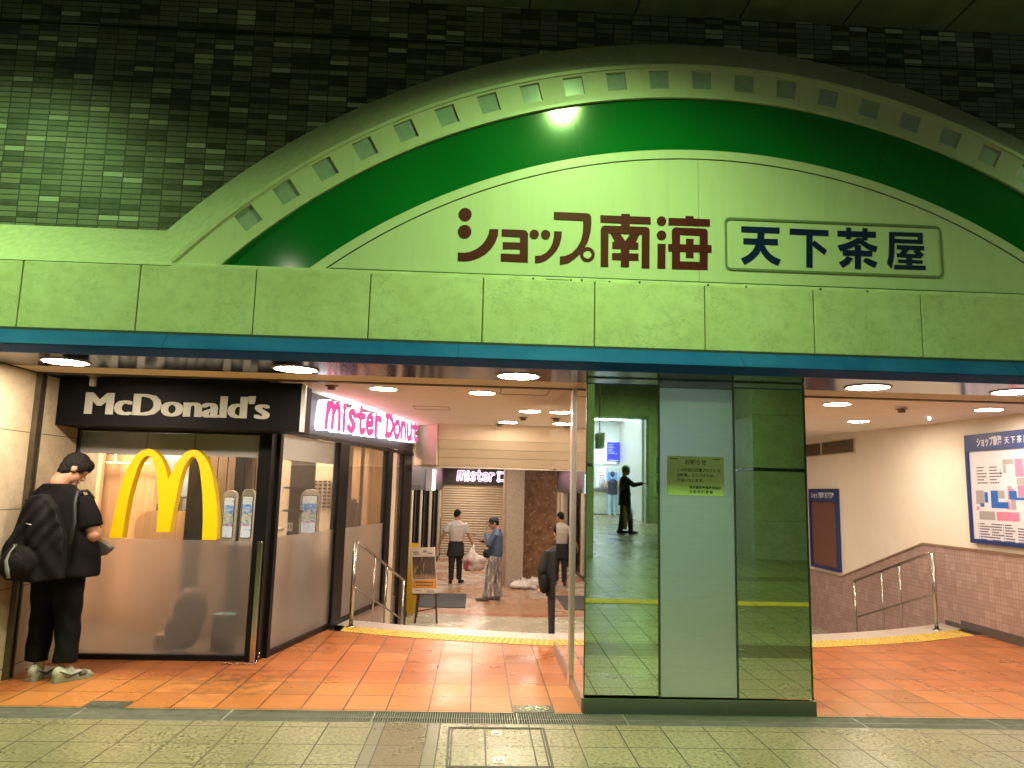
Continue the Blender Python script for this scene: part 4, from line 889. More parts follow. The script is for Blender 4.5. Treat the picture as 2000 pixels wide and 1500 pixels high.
mb = MB(); mb.box(-4.04, -4.02, 8.49, 8.5, 1.745, 1.95); mb.box(-3.74, -3.73, 8.49, 8.5, 1.745, 1.95); mb.build('hangers', M('hanger_white', (.6, .57, .5), .4), t)
t = thing('order_counter', (-3.4, 8.2, 0), 'oak counter with rounded corner seen between the arches', 'counter')
mb = MB(); mb.prism([(x, 8.0, z) for x, z in [(-3.53, 0), (-2.90, 0), (-2.90, 1.24), (-3.40, 1.24), (-3.46, 1.225), (-3.51, 1.18), (-3.53, 1.10)]], (0, .07, 0)); mb.build('front', wd, t)
MB().box(-3.5, -2.92, 8.072, 8.6, 1.15, 1.19).build('worktop', M('worktop_grey', (.4, .39, .37), .4), t)
t = thing('kitchen_back', (-4.6, 11.5, 1), 'bright stainless kitchen with screens behind the counter', 'kitchen')
MB().box(-5.6, -4.3, 11.8, 11.9, 0, 2.4).build('steel_wall', M('kitchen_steel', (.55, .58, .60), .35, metal=.6), t)
mb = MB(); mb.box(-5.5, -4.3, 11.0, 11.05, 2.02, 2.10); mb.build('lit_menu', emis('menu_lit', (.75, .88, 1), 5), t)
mb = MB(); mb.box(-5.4, -5.1, 11.4, 11.45, 1.35, 1.62); mb.box(-4.78, -4.62, 11.4, 11.45, 1.3, 1.62); mb.build('white_screens', emis('screen_white', (.8, .9, 1), 1.1), t)
mb = MB(); mb.box(-4.62, -4.45, 11.39, 11.44, 1.5, 1.66); mb.build('green_screen', emis('screen_green', (.2, .7, .25), .8), t)
mb = MB(); mb.box(-5.5, -4.3, 11.0, 11.6, 1.05, 1.12); mb.box(-5.5, -4.3, 11.2, 11.6, 1.30, 1.33)
for i in range(9): mb.box(-5.4+.13*i, -5.33+.13*i, 11.1, 11.2, 1.12, 1.2+.1*random.random())
mb.build('shelves', M('kitchen_dark', (.10, .09, .09), .5, var=.3), t)
t = thing('dark_partition', (-2.9, 9.2, 0), 'group of black and wood slatted posts behind the right arch', 'partition')
so_ = wood('slat_oak', (.30, .20, .13))
for a, b in ((-2.99, -2.83), (-2.52, -2.43), (-2.22, -2.12)): MB().box(a, b, 7.9, 8.0, 0, 2.4).build('black_post', M('post_black', (.015, .014, .013), .4), t)
for a, b in ((-2.82, -2.72), (-2.71, -2.62), (-2.61, -2.53), (-2.42, -2.33), (-2.32, -2.23)): MB().box(a, b, 7.95, 8.02, 0, 2.4).build('wood_post', so_, t)
mb = MB(); mb.box(-2.12, -1.86, 8.6, 8.7, 0, 2.4)
for z in (.9, 1.25, 1.5): mb.box(-2.12, -1.9, 8.35, 8.6, z, z+.02)
mb.build('shelf_unit', M('shelf_dark', (.035, .03, .028), .45), t)
tag(MB().box(-2.19, -2.07, 7.85, 7.86, 1.28, 1.52).build('notice_card', M('card_lilac', (.55, .50, .52), .5)), 'pale paper card stuck on a dark post inside the shop', 'notice')
def kiosk(x, y, w, z0, zt, label):
    t = thing('order_kiosk', (x, y, 0), label, 'order kiosk', 'touch screen order kiosks in the shop')
    mb = MB(); rr = w*.42
    prof = [(x-w/2, y, z0), (x+w/2, y, z0), (x+w/2, y, zt-rr)]+[(x+w/2-rr+rr*math.cos(R(90*k/6)), y, zt-rr+rr*math.sin(R(90*k/6))) for k in range(1, 7)]+[(x-w/2+rr-rr*math.sin(R(90*k/6)), y, zt-rr+rr*math.cos(R(90*k/6))) for k in range(0, 7)]
    mb.prism(prof, (0, .07, 0)); mb.build('body', M('kiosk_white', (.72, .66, .58), .35), t, .003)
    sx = w*.38; H = zt-z0; s0, s1 = z0+.14*H, zt-.13*H
    MB().box(x-sx-.006, x+sx+.006, y-.006, y-.0005, s0-.006, s1+.006).build('bezel', M('bezel_black', (.01, .01, .01), .2), t)
    scr = MB().box(x-sx, x+sx, y-.0085, y-.0065, s0, s1).build('screen', kiosk_mat(z0+.14*H, s1-s0), t)
    return t
def kiosk_mat(zb, h):
    if 'kiosk_screen%.2f' % zb in MATS: return MATS['kiosk_screen%.2f' % zb]
    mt, nt, N, L, bs = nodes('kiosk_screen'); x, y, z, ob = coords(nt)
    v = mth(nt, 'DIVIDE', mth(nt, 'SUBTRACT', z, zb), h)
    mp = nt.nodes.new('ShaderNodeMapping'); mp.inputs['Scale'].default_value = (14, 1, 22); L.new(ob, mp.inputs[0])
    n = noise(nt, 2, 3, mp.outputs[0])
    c = ramp(nt, v, [(0, (.75, .82, .9)), (.26, (.7, .8, .9)), (.30, (.55, .12, .25)), (.34, (.30, .42, .55)), (.36, (.35, .50, .38)), (.55, (.45, .42, .35)), (.62, (.12, .30, .62)), (.80, (.10, .36, .75)), (.82, (.75, .82, .85)), (1, (.80, .82, .70))])
    c.node.color_ramp.interpolation = 'LINEAR'
    c2 = mixc(nt, ramp(nt, n, [(.46, 0.0), (.56, .55)]), c, (.75, .72, .55)); c2 = mixc(nt, ramp(nt, n, [(.36, .55), (.44, 0.0)]), c2, (.10, .12, .16))
    L.new(c2, bs.inputs['Base Color']); L.new(c2, bs.inputs['Emission Color']); bs.inputs['Emission Strength'].default_value = .45
    bs.inputs['Roughness'].default_value = .15; MATS['kiosk_screen%.2f' % zb] = mt; return mt
kiosk(-2.41, 7.46, .125, .95, 1.475, 'white kiosk left of the pair right of the arches')
kiosk(-2.24, 7.48, .125, .95, 1.49, 'white kiosk nearest the black corner post')
kiosk(-1.84, 8.4, .205, .95, 1.50, 'larger white kiosk with bright menu screen seen through the side window')
tag(MB().box(-1.985, -1.93, 8.05, 8.055, 1.06, 1.15).build('number_card', M('card_white', (.8, .78, .74), .4)), 'small white number card beside the larger kiosk', 'card')
q = text_mb('15', (-1.982, 8.0495, 1.09), NX, NZ, NF, .05, .0006, .001); o = q.build('number', M('card_ink', (.03, .03, .06), .5)); o.parent = bpy.data.objects['number_card']
t = thing('register', (-2.35, 8.3, 1.08), 'grey till screen on a white counter inside the side window', 'till')
MB().prism([(-2.42, 8.0, 1.10), (-2.19, 8.0, 1.10), (-2.16, 8.1, 1.27), (-2.40, 8.1, 1.27)], (0, .02, 0)).build('screen', M('till_grey', (.33, .29, .26), .5), t)
MB().box(-2.5, -2.1, 7.9, 8.4, 1.04, 1.075).build('counter_top', M('counter_white', (.8, .68, .52), .4), t)
t = thing('planter_box', (-2.0, 10.9, 1.1), 'dark planter divider behind the second side pane', 'planter')
MB().box(-2.35, -1.75, 11.0, 11.3, 0, 1.30).build('box', M('planter_dark', (.05, .04, .03), .5), t)
mb = MB()
for i in range(60):
    a, b = random.uniform(-2.34, -1.77), random.uniform(11.02, 11.28); h = random.uniform(.03, .09)
    mb.add([(a-.02, b, 1.30), (a+.02, b, 1.30), (a+random.uniform(-.04, .04), b+.02, 1.30+h)], [(0, 1, 2)])
mb.build('leaves', M('planter_leaf', (.05, .07, .03), .6), t)
t = thing('ceiling_posts', (-1.9, 10.3, 0), 'pair of slim dark ceiling posts behind the second side pane', 'posts')
mb = MB(); mb.box(-1.71, -1.665, 10.0, 10.05, 1.0, 2.4); mb.box(-1.56, -1.52, 10.05, 10.1, 1.0, 2.4); mb.build('posts', M('post_bronze', (.10, .08, .06), .4), t)
tag(MB().box(-1.62, -1.15, 11.2, 11.3, 0, 2.44).build('oak_panel', wd), 'oak wall panel at the far end of the side window', 'panel')
tag(MB().box(-2.62, -2.45, 9.0, 9.2, 0, 2.44).build('oak_column', wd2), 'pale oak column inside the side window', 'column')
t = thing('bottle_rack', (-2.35, 10.5, 1.4), 'wall rack of small dark pegs behind the larger kiosk', 'rack')
MB().box(-2.75, -1.95, 10.6, 10.66, .6, 2.4).build('board', M('rack_board', (.66, .56, .42), .5), t)
mb = MB()
for i in range(9):
    for k in range(8): mb.box(-2.6+.065*i, -2.56+.065*i, 10.56, 10.6, 1.24+.05*k, 1.262+.05*k)
mb.build('pegs', M('peg_dark', (.08, .06, .05), .5), t)
t = thing('spot_lamp', (-2.55, 10.1, 2.0), 'small ceiling spotlight inside the side window', 'spotlight')
MB().tube([(-2.42, 9.8, 2.44), (-2.42, 9.8, 1.95)], .008).tube([(-2.46, 9.78, 1.97), (-2.40, 9.74, 1.87)], [.035, .045], 12).build('lamp', M('spot_grey', (.3, .28, .25), .4), t)
# things resting behind the frosted panes
t = thing('backpack', (-2.55, 7.25, 0), 'dark brown bag standing behind the frosted window pane', 'bag')
remesh(MB().ball((-2.58, 7.13, .38), .16, .10, .22).ball((-2.63, 7.12, .22), .17, .1, .18), 'body', M('bag_brown', (.15, .09, .07), .7), t, .02)
remesh(MB().ball((-2.56, 7.06, .20), .07, .05, .07), 'pocket', M('bag_red', (.30, .06, .04), .7), t, .012)
tag(MB().box(-2.36, -2.18, 7.08, 7.22, .04, .36).build('teal_carton', M('carton_teal', (.16, .40, .42), .6)), 'teal carton standing behind the frosted window pane', 'carton')
tag(MB().box(-2.87, -2.70, 7.10, 7.25, .04, .17).build('white_parcel', M('parcel_white', (.7, .6, .5), .6)), 'small white parcel behind the frosted window pane', 'parcel')
# warm lamps, unseen, added to brighten the shop room
d2 = downlight(-4.0, 8.0, 2.448, .16, 'added warm fill downlight in the ceiling of the fast food shop', 'added fill downlights inside the shop', emis('shop_fill_lamp', (1, .75, .52), 150))
for i, (x, y) in enumerate(((-4.6, 7.8), (-3.0, 7.6), (-3.2, 9.6), (-2.2, 10.2), (-5.0, 9.8), (-2.25, 8.3), (-3.3, 11.4), (-2.1, 11.6), (-4.9, 11.2))):
    dup(d2, (x, y, 2.448), 'added warm fill downlight in the ceiling of the fast food shop', 'added fill downlights inside the shop')
# steel bumper post and chain at the shop's corner
t = thing('steel_post', (-1.905, 6.83, 0), 'short square stainless post at the shop corner', 'post')
MB().box(-1.925, -1.885, 6.80, 6.84, .0, 1.04).build('post', M('post_steel', (.58, .55, .50), .2, metal=1, var=.1), t, .003)
t = thing('floor_chain', (-2.0, 6.78, 0), 'thin steel chain lying on tiles at the foot of the corner post', 'chain')
mb = MB(); pts = [(-2.13+.024*i, 6.765+.012*math.sin(i*1.9), .006+.004*(i % 2)) for i in range(11)]+[(-1.86, 6.775, .01), (-1.85, 6.79, .03), (-1.845, 6.80, .06), (-1.85, 6.80, .09)]
for i, p in enumerate(pts):
    an = i*1.3; mb.tube([(p[0]+.013*math.cos(a)*math.cos(an), p[1]+.013*math.cos(a)*math.sin(an), p[2]+.007*math.sin(a)) for a in [2*math.pi*k/8 for k in range(9)]], .003, 5, False)
mb.build('links', M('chain_steel', (.6, .58, .52), .25, metal=1), t)

# ================================================================== handrails
tube_m = M('rail_stainless', (.50, .46, .40), .25, metal=1, var=.12)
def handrail(P0, P1, zt0, zt1, zb0, zb1, inter, label, foot=True):
    """P0 top newel, P1 lower end (x, y); zt rail heights, zb post feet"""
    t = thing('handrail', (P0[0], P0[1], zb0), label, 'handrail', 'stainless handrails beside the stairs')
    a, b = Vector((P0[0], P0[1], 0)), Vector((P1[0], P1[1], 0)); at = lambda k, z: (a+(b-a)*k)+Vector((0, 0, z))
    MB().tube([at(0, zb0), at(0, zt0+.006)], .024, 12).lathe(at(0, zb0), [(.05, .0), (.05, .006), (.03, .012)], 14).build('newel_post', tube_m, t)
    MB().tube([at(.02, zt0), at(.06, zt0-.005), at(1, zt1)], .019, 10).build('top_rail', tube_m, t)
    MB().tube([at(0, zt0-.50), at(.06, zt0-.51), at(.97, zt1-.50)], .012, 8).build('mid_rail', tube_m, t)
    for k, zb in inter:
        zt = zt0+(zt1-zt0)*k; MB().tube([at(k, zb), at(k, zt)], .013 if k < 1 else .019, 8).build('post', tube_m, t)
    return t
handrail((-1.353, 8.62), (-.975, 10.6), .915, .275, 0, -.68, ((.36, -.17), (.60, -.51), (1.0, -.68)), 'handrail going down along the frosted shop window')
handrail((5.6, 9.05), (5.6, 11.0), .90, .343, 0, -.68, ((.38, -.17), (.61, -.51), (1.0, -.68)), 'handrail going down beside the pink mosaic wall')

# ================================================================== wall fittings, right entrance
navy = M('navy_frame', (.012, .035, .16), .4, var=.08)
RX, RY, RN = Vector((0, -1, 0)), Vector((0, 0, 1)), Vector((-1, 0, 0))     # on the wall x=6: reading runs towards the viewer
def wall_frame(name, y_far, y_near, z0, z1, head, label, cat):
    t = thing(name, (6, (y_far+y_near)/2, z0), label, cat)
    mb = MB(); b = .05
    mb.box(5.935, 5.998, y_near, y_far, z1-head, z1); mb.box(5.935, 5.998, y_near, y_far, z0, z0+b)
    mb.box(5.935, 5.998, y_near, y_near+b, z0+b, z1-head); mb.box(5.935, 5.998, y_far-b, y_far, z0+b, z1-head); mb.build('frame', navy, t, .003)
    return t
bd = wall_frame('map_board', 8.83, 7.05, 1.06, 2.345, .20, 'large blue framed shopping floor map board on the right wall', 'map board')
def panel_mat():
    mt, nt, N, L, bs = nodes('map_panel'); bs.inputs['Base Color'].default_value = (.66, .64, .66, 1); bs.inputs['Roughness'].default_value = .25
    bs.inputs['Emission Color'].default_value = (.72, .72, .80, 1); bs.inputs['Emission Strength'].default_value = .10; return mt
MB().box(5.955, 5.99, 7.10, 8.78, 1.11, 2.145).build('panel', panel_mat(), bd)
inkw = M('board_white_ink', (.62, .62, .68), .5)
mb = MB(); q = text_mb('ショップ南海', (5.934, 8.60, 2.205), RX, RY, RN, .115, .001, .004, sx=.62); mb.add(q.v, q.f)
q = text_mb('天 下 茶 屋', (5.934, 8.13, 2.21), RX, RY, RN, .085, .001, .001, sx=.9); mb.add(q.v, q.f); mb.build('heading', inkw, bd)
def on_board(mb, y, z, w_, h, k=0): return mb.box(5.9535-.0004*k, 5.9548, y-w_, y, z-h, z)
P_ = M('map_pink', (.78, .22, .36), .4, var=.02); G_ = M('map_grey', (.36, .35, .36), .4, var=.02); B_ = M('map_blue', (.02, .13, .50), .4, var=.02); D_ = M('map_ink', (.05, .05, .06), .5); W_ = M('map_white', (.78, .78, .80), .4)
mb = MB(); on_board(mb, 8.02, 2.03, .13, .20); on_board(mb, 8.00, 1.74, .13, .13); on_board(mb, 8.16, 1.70, .10, .12); on_board(mb, 8.36, 1.44, .36, .10); on_board(mb, 8.70, 1.49, .05, .04); on_board(mb, 8.19, 1.56, .06, .09); mb.build('pink_areas', P_, bd)
mb = MB(); on_board(mb, 8.21, 2.03, .17, .06); on_board(mb, 8.21, 1.965, .05, .09); on_board(mb, 8.01, 1.82, .13, .075); on_board(mb, 8.16, 1.73, .07, .03); on_board(mb, 8.66, 1.44, .27, .10); on_board(mb, 8.70, 1.68, .14, .16); on_board(mb, 8.36, 1.68, .15, .09); on_board(mb, 8.12, 1.59, .08, .12); mb.build('grey_areas', G_, bd)
mb = MB(); on_board(mb, 8.44, 1.68, .12, .20, 1); on_board(mb, 8.319, 1.55, .16, .07, 1); on_board(mb, 8.55, 1.66, .06, .12, 1); on_board(mb, 8.14, 1.68, .12, .10, 1); on_board(mb, 8.63, 1.53, .07, .04, 1); on_board(mb, 8.05, 1.605, .16, .03, 2); mb.build('blue_areas', B_, bd)
mb = MB()
random.seed(3)
def lines(mb, y0, z0, n, w0, w1, dz):
    for i in range(n):
        y = y0; end = y0-random.uniform(w0, w1)
        while y > end:
            ww = random.uniform(.012, .03); on_board(mb, y, z0-dz*i, ww, .014); y -= ww+.006
lines(mb, 8.66, 1.955, 6, .10, .22, .036); lines(mb, 8.44, 1.955, 6, .10, .2, .036); lines(mb, 8.66, 1.30, 7, .08, .2, .030); lines(mb, 8.46, 1.30, 7, .10, .2, .030); lines(mb, 8.24, 1.30, 7, .08, .16, .030); lines(mb, 8.04, 1.27, 6, .10, .2, .030); lines(mb, 7.8, 1.6, 2, .2, .25, .04); lines(mb, 7.8, 1.95, 6, .2, .4, .036)
on_board(mb, 8.26, 1.93, .006, .09)
mb.build('small_print', D_, bd)
mb = MB(); 
for i in range(7): on_board(mb, 8.69, 1.30-.03*i, .012, .014); on_board(mb, 8.27, 1.30-.03*i, .012, .014)
mb.build('key_dots', B_, bd)
po = wall_frame('poster_case', 13.2, 12.17, .345, 1.70, .22, 'narrow blue framed poster case with empty brown pane by the pillar', 'poster case')
def case_mat():
    mt, nt, N, L, bs = nodes('case_pane'); bs.inputs['Base Color'].default_value = (.16, .075, .055, 1); bs.inputs['Roughness'].default_value = .08; return mt
MB().box(5.965, 5.99, 12.22, 13.15, .395, 1.48).build('pane', case_mat(), po)
mb = MB(); q = text_mb('ショップ南海 天下茶屋', (5.934, 13.08, 1.55), RX, RY, RN, .105, .001, .003, sx=.78); mb.add(q.v, q.f); mb.build('heading', inkw, po)
vg = thing('wall_vent', (6, 12.4, 2.28), 'long dark brown vent opening high on the cream wall', 'vent')
mb = MB(); mb.box(5.975, 5.998, 11.58, 13.6, 2.268, 2.285); mb.box(5.975, 5.998, 11.58, 13.6, 2.495, 2.51); mb.box(5.975, 5.998, 11.58, 11.60, 2.286, 2.494); mb.box(5.975, 5.998, 12.72, 12.75, 2.286, 2.494); mb.build('frame', M('vent_frame', (.62, .52, .38), .45), vg)
mb = MB(); mb.box(5.99, 5.999, 11.60, 13.6, 2.286, 2.494); mb.build('grille', M('vent_dark', (.10, .07, .035), .5, var=.4, scale=5), vg)
def detector(x, y, label, r=.05):
    t = thing('smoke_detector', (x, y, 2.5), label, 'smoke detector', 'small detectors on the ceiling')
    MB().lathe((x, y, 2.4985), [(r*1.3, 0), (r*1.3, -.006), (r*.8, -.008), (r*.75, -.04), (.0, -.042)], 18).build('housing', M('detector_dark', (.14, .11, .09), .4), t); return t
dt = detector(-1.427, 7.15, 'small dark ceiling detector left of the downlight above the glowing sign')
for x, y, lb in ((4.45, 7.6, 'small dark ceiling detector between two downlights in the right entrance'), (.579, 9.74, 'small dark ceiling detector between downlights near the bulkhead'), (.302, 10.85, 'small dark ceiling detector against the stepped bulkhead')): dup(dt, (x, y, 2.5), lb)
t = thing('spot_bulb', (5.37, 8.6, 2.535), 'tiny bare lit bulb on the ceiling above the right stair', 'bulb')
MB().ball((5.37, 8.6, 2.515), .016, .016, .02, 10, 6).build('bulb', emis('bulb_lit', (1, .9, .75), 12), t)
def hatch(x0, x1, y0, y1, label):
    t = thing('ceiling_hatch', ((x0+x1)/2, (y0+y1)/2, 2.5), label, 'hatch', 'ceiling hatches')
    mb = MB(); w_ = .012
    mb.box(x0, x1, y0, y0+w_, 2.494, 2.4995); mb.box(x0, x1, y1-w_, y1, 2.494, 2.4995); mb.box(x0, x0+w_, y0+w_, y1-w_, 2.494, 2.4995); mb.box(x1-w_, x1, y0+w_, y1-w_, 2.494, 2.4995)
    mb.build('frame', M('hatch_frame', (.42, .33, .24), .4), t)
hatch(.195, .67, 6.92, 7.39, 'square access hatch in the ceiling near the mirror pillar')
hatch(-.785, -.355, 8.72, 9.08, 'square access hatch in the ceiling above the glowing sign')
hatch(2.6, 3.15, 6.5, 7.0, 'square access hatch in the ceiling right of the pillar')

# ================================================================== lower hall
fw = thing('shutter_wall', (0, 26, -.68), 'far hall wall with closed cream roller shutter and cream jambs', 'shutter')
def slat_mat():
    mt, nt, N, L, bs = nodes('shutter_slats'); x, y, z, ob = coords(nt)
    f = mth(nt, 'FRACT', mth(nt, 'DIVIDE', z, .085)); h = mth(nt, 'SINE', mth(nt, 'MULTIPLY', f, math.pi))
    c = mixc(nt, mth(nt, 'LESS_THAN', f, .14), (.60, .48, .33), (.26, .19, .12)); L.new(c, bs.inputs['Base Color']); bs.inputs['Roughness'].default_value = .45
    bumpn(nt, bs, h, .8, .03); return mt
MB().box(-1.19, 1.03, 26.0, 26.05, -.66, 1.72).build('shutter', slat_mat(), fw)
MB().box(-1.6, -1.2, 25.9, 26.06, -.1+.65, 2.34).box(1.035, 1.5, 25.9, 26.06, -.68, 2.34).build('jambs', M('jamb_cream', (.66, .55, .42), .5), fw)
MB().box(-1.6, -1.2, 25.895, 26.06, -.68, .549).build('jamb_plinth', M('jamb_pink', (.40, .26, .20), .45, var=.2, scale=40), fw)
MB().box(-1.19, 1.03, 25.96, 26.0, -.68, -.655).build('bottom_bar', M('bar_grey', (.25, .23, .2), .4), fw)
mb = MB(); mb.box(-.10, .02, 25.985, 25.999, -.02, .03); mb.build('handle', M('handle_steel', (.3, .27, .22), .4, metal=.6), fw)
fs_ = thing('hall_sign', (0, 25.9, 1.72), 'dark fascia sign with glowing pink lettering above the far shutter', 'illuminated sign')
MB().box(-1.19, 1.03, 25.86, 25.99, 1.725, 2.24).build('fascia', hd, fs_)
pen_word('mister', (-.70, 25.845, 1.84), NX, NZ, NF, .34, .215, .085, .012).build('halo_backing', emis('halo_soft', (.95, .80, .95), 1.6), fs_)
pen_word('mister', (-.70, 25.83, 1.84), NX, NZ, NF, .34, .215, .042, .006, .006).build('pink_letters', emis('hall_letter_pink', (1, .06, .22), 1.1), fs_)
def boxpen(pts, wd): return stroke_polys(pts, wd)
mb = MB()
for pts in ([(.735, 1.84), (.735, 2.14)], [(.70, 2.12), (.98, 2.12)], [(.70, 1.855), (.98, 1.855)], [(.97, 1.86), (.97, 2.11)]): mb.prism([(a, 25.845, b) for a, b in stroke_polys(pts, .085)], (0, -.012, 0))
mb.build('cut_letter_halo', emis('halo_soft', (1, .8, .9), 1.6), fs_)
mb = MB()
for pts in ([(.735, 1.84), (.735, 2.14)], [(.70, 2.12), (.98, 2.12)], [(.70, 1.855), (.98, 1.855)], [(.97, 1.86), (.97, 2.11)]): mb.prism([(a, 25.828, b) for a, b in stroke_polys(pts, .035)], (0, -.006, 0))
mb.build('cut_letter', emis('hall_letter_pink', (1, .06, .22), 1.1), fs_)
gp = thing('hall_pillar', (1.5, 17.6, -.68), 'thick hall pillar faced in grey granite and brown fossil marble', 'pillar')
MB().box(.72, 1.118, 17.62, 19.2, -.68, 2.32).build('granite_face', M('granite_beige', (.40, .33, .26), .35, var=.3, scale=70), gp)
def marble():
    mt, nt, N, L, bs = nodes('brown_marble'); x, y, z, ob = coords(nt)
    n = noise(nt, 5, 7, ob, .7); v = nt.nodes.new('ShaderNodeTexVoronoi'); v.inputs['Scale'].default_value = 9; L.new(ob, v.inputs['Vector'])
    c = ramp(nt, n, [(.32, (.12, .055, .025)), (.5, (.27, .135, .065)), (.68, (.38, .21, .11))])
    c = mixc(nt, ramp(nt, v.outputs['Distance'], [(.10, .7), (.26, 0.0)]), c, (.58, .42, .28)); L.new(c, bs.inputs['Base Color']); bs.inputs['Roughness'].default_value = .22; return mt
MB().box(1.124, 3.2, 18.0, 19.2, -.68, 2.32).build('marble_face', marble(), gp)
tag(MB().box(.66, .72, 17.9, 18.9, -.68, 2.32).build('pillar_side', M('side_tan', (.45, .33, .24), .4)), 'slim tan pilaster edge joining the granite pillar', 'pilaster')
tag(MB().box(1.5, 9, 26.05, 26.2, -.68, 2.4).build('far_wall', cream), 'cream wall closing the far end of the hall', 'wall')
# shop fronts along the hall's left side
ls = thing('hall_shopfront', (-1.3, 18, -.68), 'row of black framed glass shopfronts along the left of the lower hall', 'shopfront')
for y in (12.5, 13.1, 14.3, 15.4, 16.7, 18.4, 20.6, 22.5): MB().box(-1.25, -1.16, y, y+.16, -.68, 1.499).build('mullion', blk, ls)
mb = MB(); mb.box(-1.25, -1.17, 13.0, 25.5, 1.50, 1.58); mb.box(-1.25, -1.17, 13.0, 25.5, -.68, -.60); mb.build('frames', blk, ls)
for y in (13.7, 16.0, 19.5, 24.2): MB().box(-1.24, -1.17, y, y+.28, -.6, 1.5).build('cream_post', M('cream_post', (.66, .58, .44), .4), ls)
MB().box(-1.222, -1.215, 13.0, 25.5, -.6, 1.5).build('panes', gls, ls)
MB().box(-1.30, -1.16, 13.0, 26, 1.585, 2.32).build('header', hd, ls)
MB().box(-1.9, -1.85, 12.5, 26, -.68, 2.32).build('backing', M('backing_dark', (.10, .08, .06), .6), ls)
lb = thing('light_box', (-1.05, 16.5, 1.5), 'white blue lightbox sign jutting from the hall shopfronts', 'illuminated sign')
MB().box(-1.16, -1.02, 17.0, 17.9, 1.48, 1.98).build('case', M('case_grey', (.45, .42, .42), .4), lb)
mb = MB(); mb.box(-1.015, -.985, 17.05, 17.85, 1.50, 1.96); mb.build('lit_face', emis('lightbox_lit', (.62, .92, 1), 3.0), lb)
mb = MB()
for k in range(5): mb.box(-.984, -.98, 17.12+.14*k, 17.18+.14*k, 1.55, 1.9)
mb.build('letters', emis('lightbox_letters', (.85, .35, .6), 1.2), lb)
# things standing in the hall
mat_ = M('floor_mat_black', (.035, .034, .035), .75, var=.2, scale=60)
tag(MB().box(-1.10, -.15, 14.46, 16.35, -.679, -.668).build('door_mat', mat_), 'dark rectangular mat on the hall floor behind the easel', 'mat')
ez = thing('poster_easel', (-.85, 12.95, -.68), 'dark wooden easel on the hall floor carrying a poster board', 'easel')
ew = M('easel_wood', (.055, .035, .022), .5)
MB().tube([(-.60, 12.82, -.68), (-.70, 12.98, .56)], .016, 8).build('leg', ew, ez); MB().tube([(-.96, 12.82, -.68), (-.90, 12.98, .56)], .016, 8).build('leg', ew, ez)
MB().tube([(-.98, 13.35, -.68), (-.84, 13.02, .5)], .014, 8).build('leg', ew, ez)
MB().box(-1.03, -.57, 12.86, 12.92, -.235, -.215).build('ledge', ew, ez); MB().tube([(-.94, 12.87, -.50), (-.62, 12.87, -.44)], .010, 6).build('stretcher', ew, ez)
pb = thing('poster_board', (-.86, 12.85, -.21), 'photo poster with orange strip resting on the easel', 'poster')
def quad3(mb, pts, th=.012): return mb.prism(pts, (0, th, 0))
tilt = lambda x, z, k=0: (x-.065*(z+.2)/.75*1.0, 12.845+.10*(z+.2)-.001*k, z)
def pq(x0, x1, z0, z1, k): return [tilt(x0, z0, k), tilt(x1, z0+.02*(x1-x0), k), tilt(x1, z1+.03*(x1-x0)*1.2, k), tilt(x0, z1, k)]
quad3(MB(), pq(-1.025, -.615, -.205, .535, 0)).build('board', M('poster_white', (.62, .55, .48), .5), pb)
def photo_mat():
    mt, nt, N, L, bs = nodes('poster_photo'); x, y, z, ob = coords(nt)
    mp = nt.nodes.new('ShaderNodeMapping'); mp.inputs['Scale'].default_value = (26, 1, 7); L.new(ob, mp.inputs[0])
    n = noise(nt, 1.2, 4, mp.outputs[0]); zz = mth(nt, 'ADD', z, mth(nt, 'MULTIPLY', n, .08))
    c = ramp(nt, mth(nt, 'DIVIDE', mth(nt, 'ADD', zz, .02), .42), [(0, (.16, .10, .07)), (.3, (.28, .19, .12)), (.42, (.07, .045, .03)), (.75, (.10, .06, .035)), (1, (.05, .035, .025))])
    c = mixc(nt, ramp(nt, n, [(.55, 0.0), (.68, .8)]), c, (.42, .26, .12)); L.new(c, bs.inputs['Base Color']); bs.inputs['Roughness'].default_value = .3; return mt
quad3(MB(), pq(-1.005, -.625, .02, .385, 2), .001).build('photo', photo_mat(), pb)
quad3(MB(), pq(-1.02, -.62, -.125, .005, 2), .001).build('orange_strip', M('poster_orange', (.60, .26, .035), .4), pb)
mb = MB(); random.seed(5)
for z, x0, x1, hh in ((.455, -.99, -.90, .02), (.425, -.985, -.88, .016), (.465, -.82, -.76, .03), (.44, -.74, -.66, .02), (-.035, -.97, -.68, .022), (-.085, -.965, -.68, .022), (-.165, -.99, -.88, .012), (-.165, -.78, -.66, .012), (-.185, -.78, -.66, .010)):
    x = x0
    while x < x1: ww = random.uniform(.010, .02); mb.prism([tilt(x, z, 3.5), tilt(x+ww, z, 3.5), tilt(x+ww, z+hh, 3.5), tilt(x, z+hh, 3.5)], (0, .001, 0)); x += ww+.006
mb.build('small_print', M('poster_ink', (.07, .05, .04), .5), pb)
wf = thing('caution_sign', (-1.05, 13.75, -.68), 'yellow folding floor caution sign behind the easel', 'caution sign')
MB().prism([(-1.22, 13.6, -.66), (-1.0, 13.6, -.66), (-1.03, 13.75, .55), (-1.17, 13.75, .55)], (0, .02, 0)).build('front_panel', M('caution_yellow', (.70, .45, .02), .4), wf)
MB().prism([(-1.22, 13.95, -.66), (-1.0, 13.95, -.66), (-1.03, 13.79, .55), (-1.17, 13.79, .55)], (0, .02, 0)).build('rear_panel', M('caution_yellow', (.70, .45, .02), .4), wf)
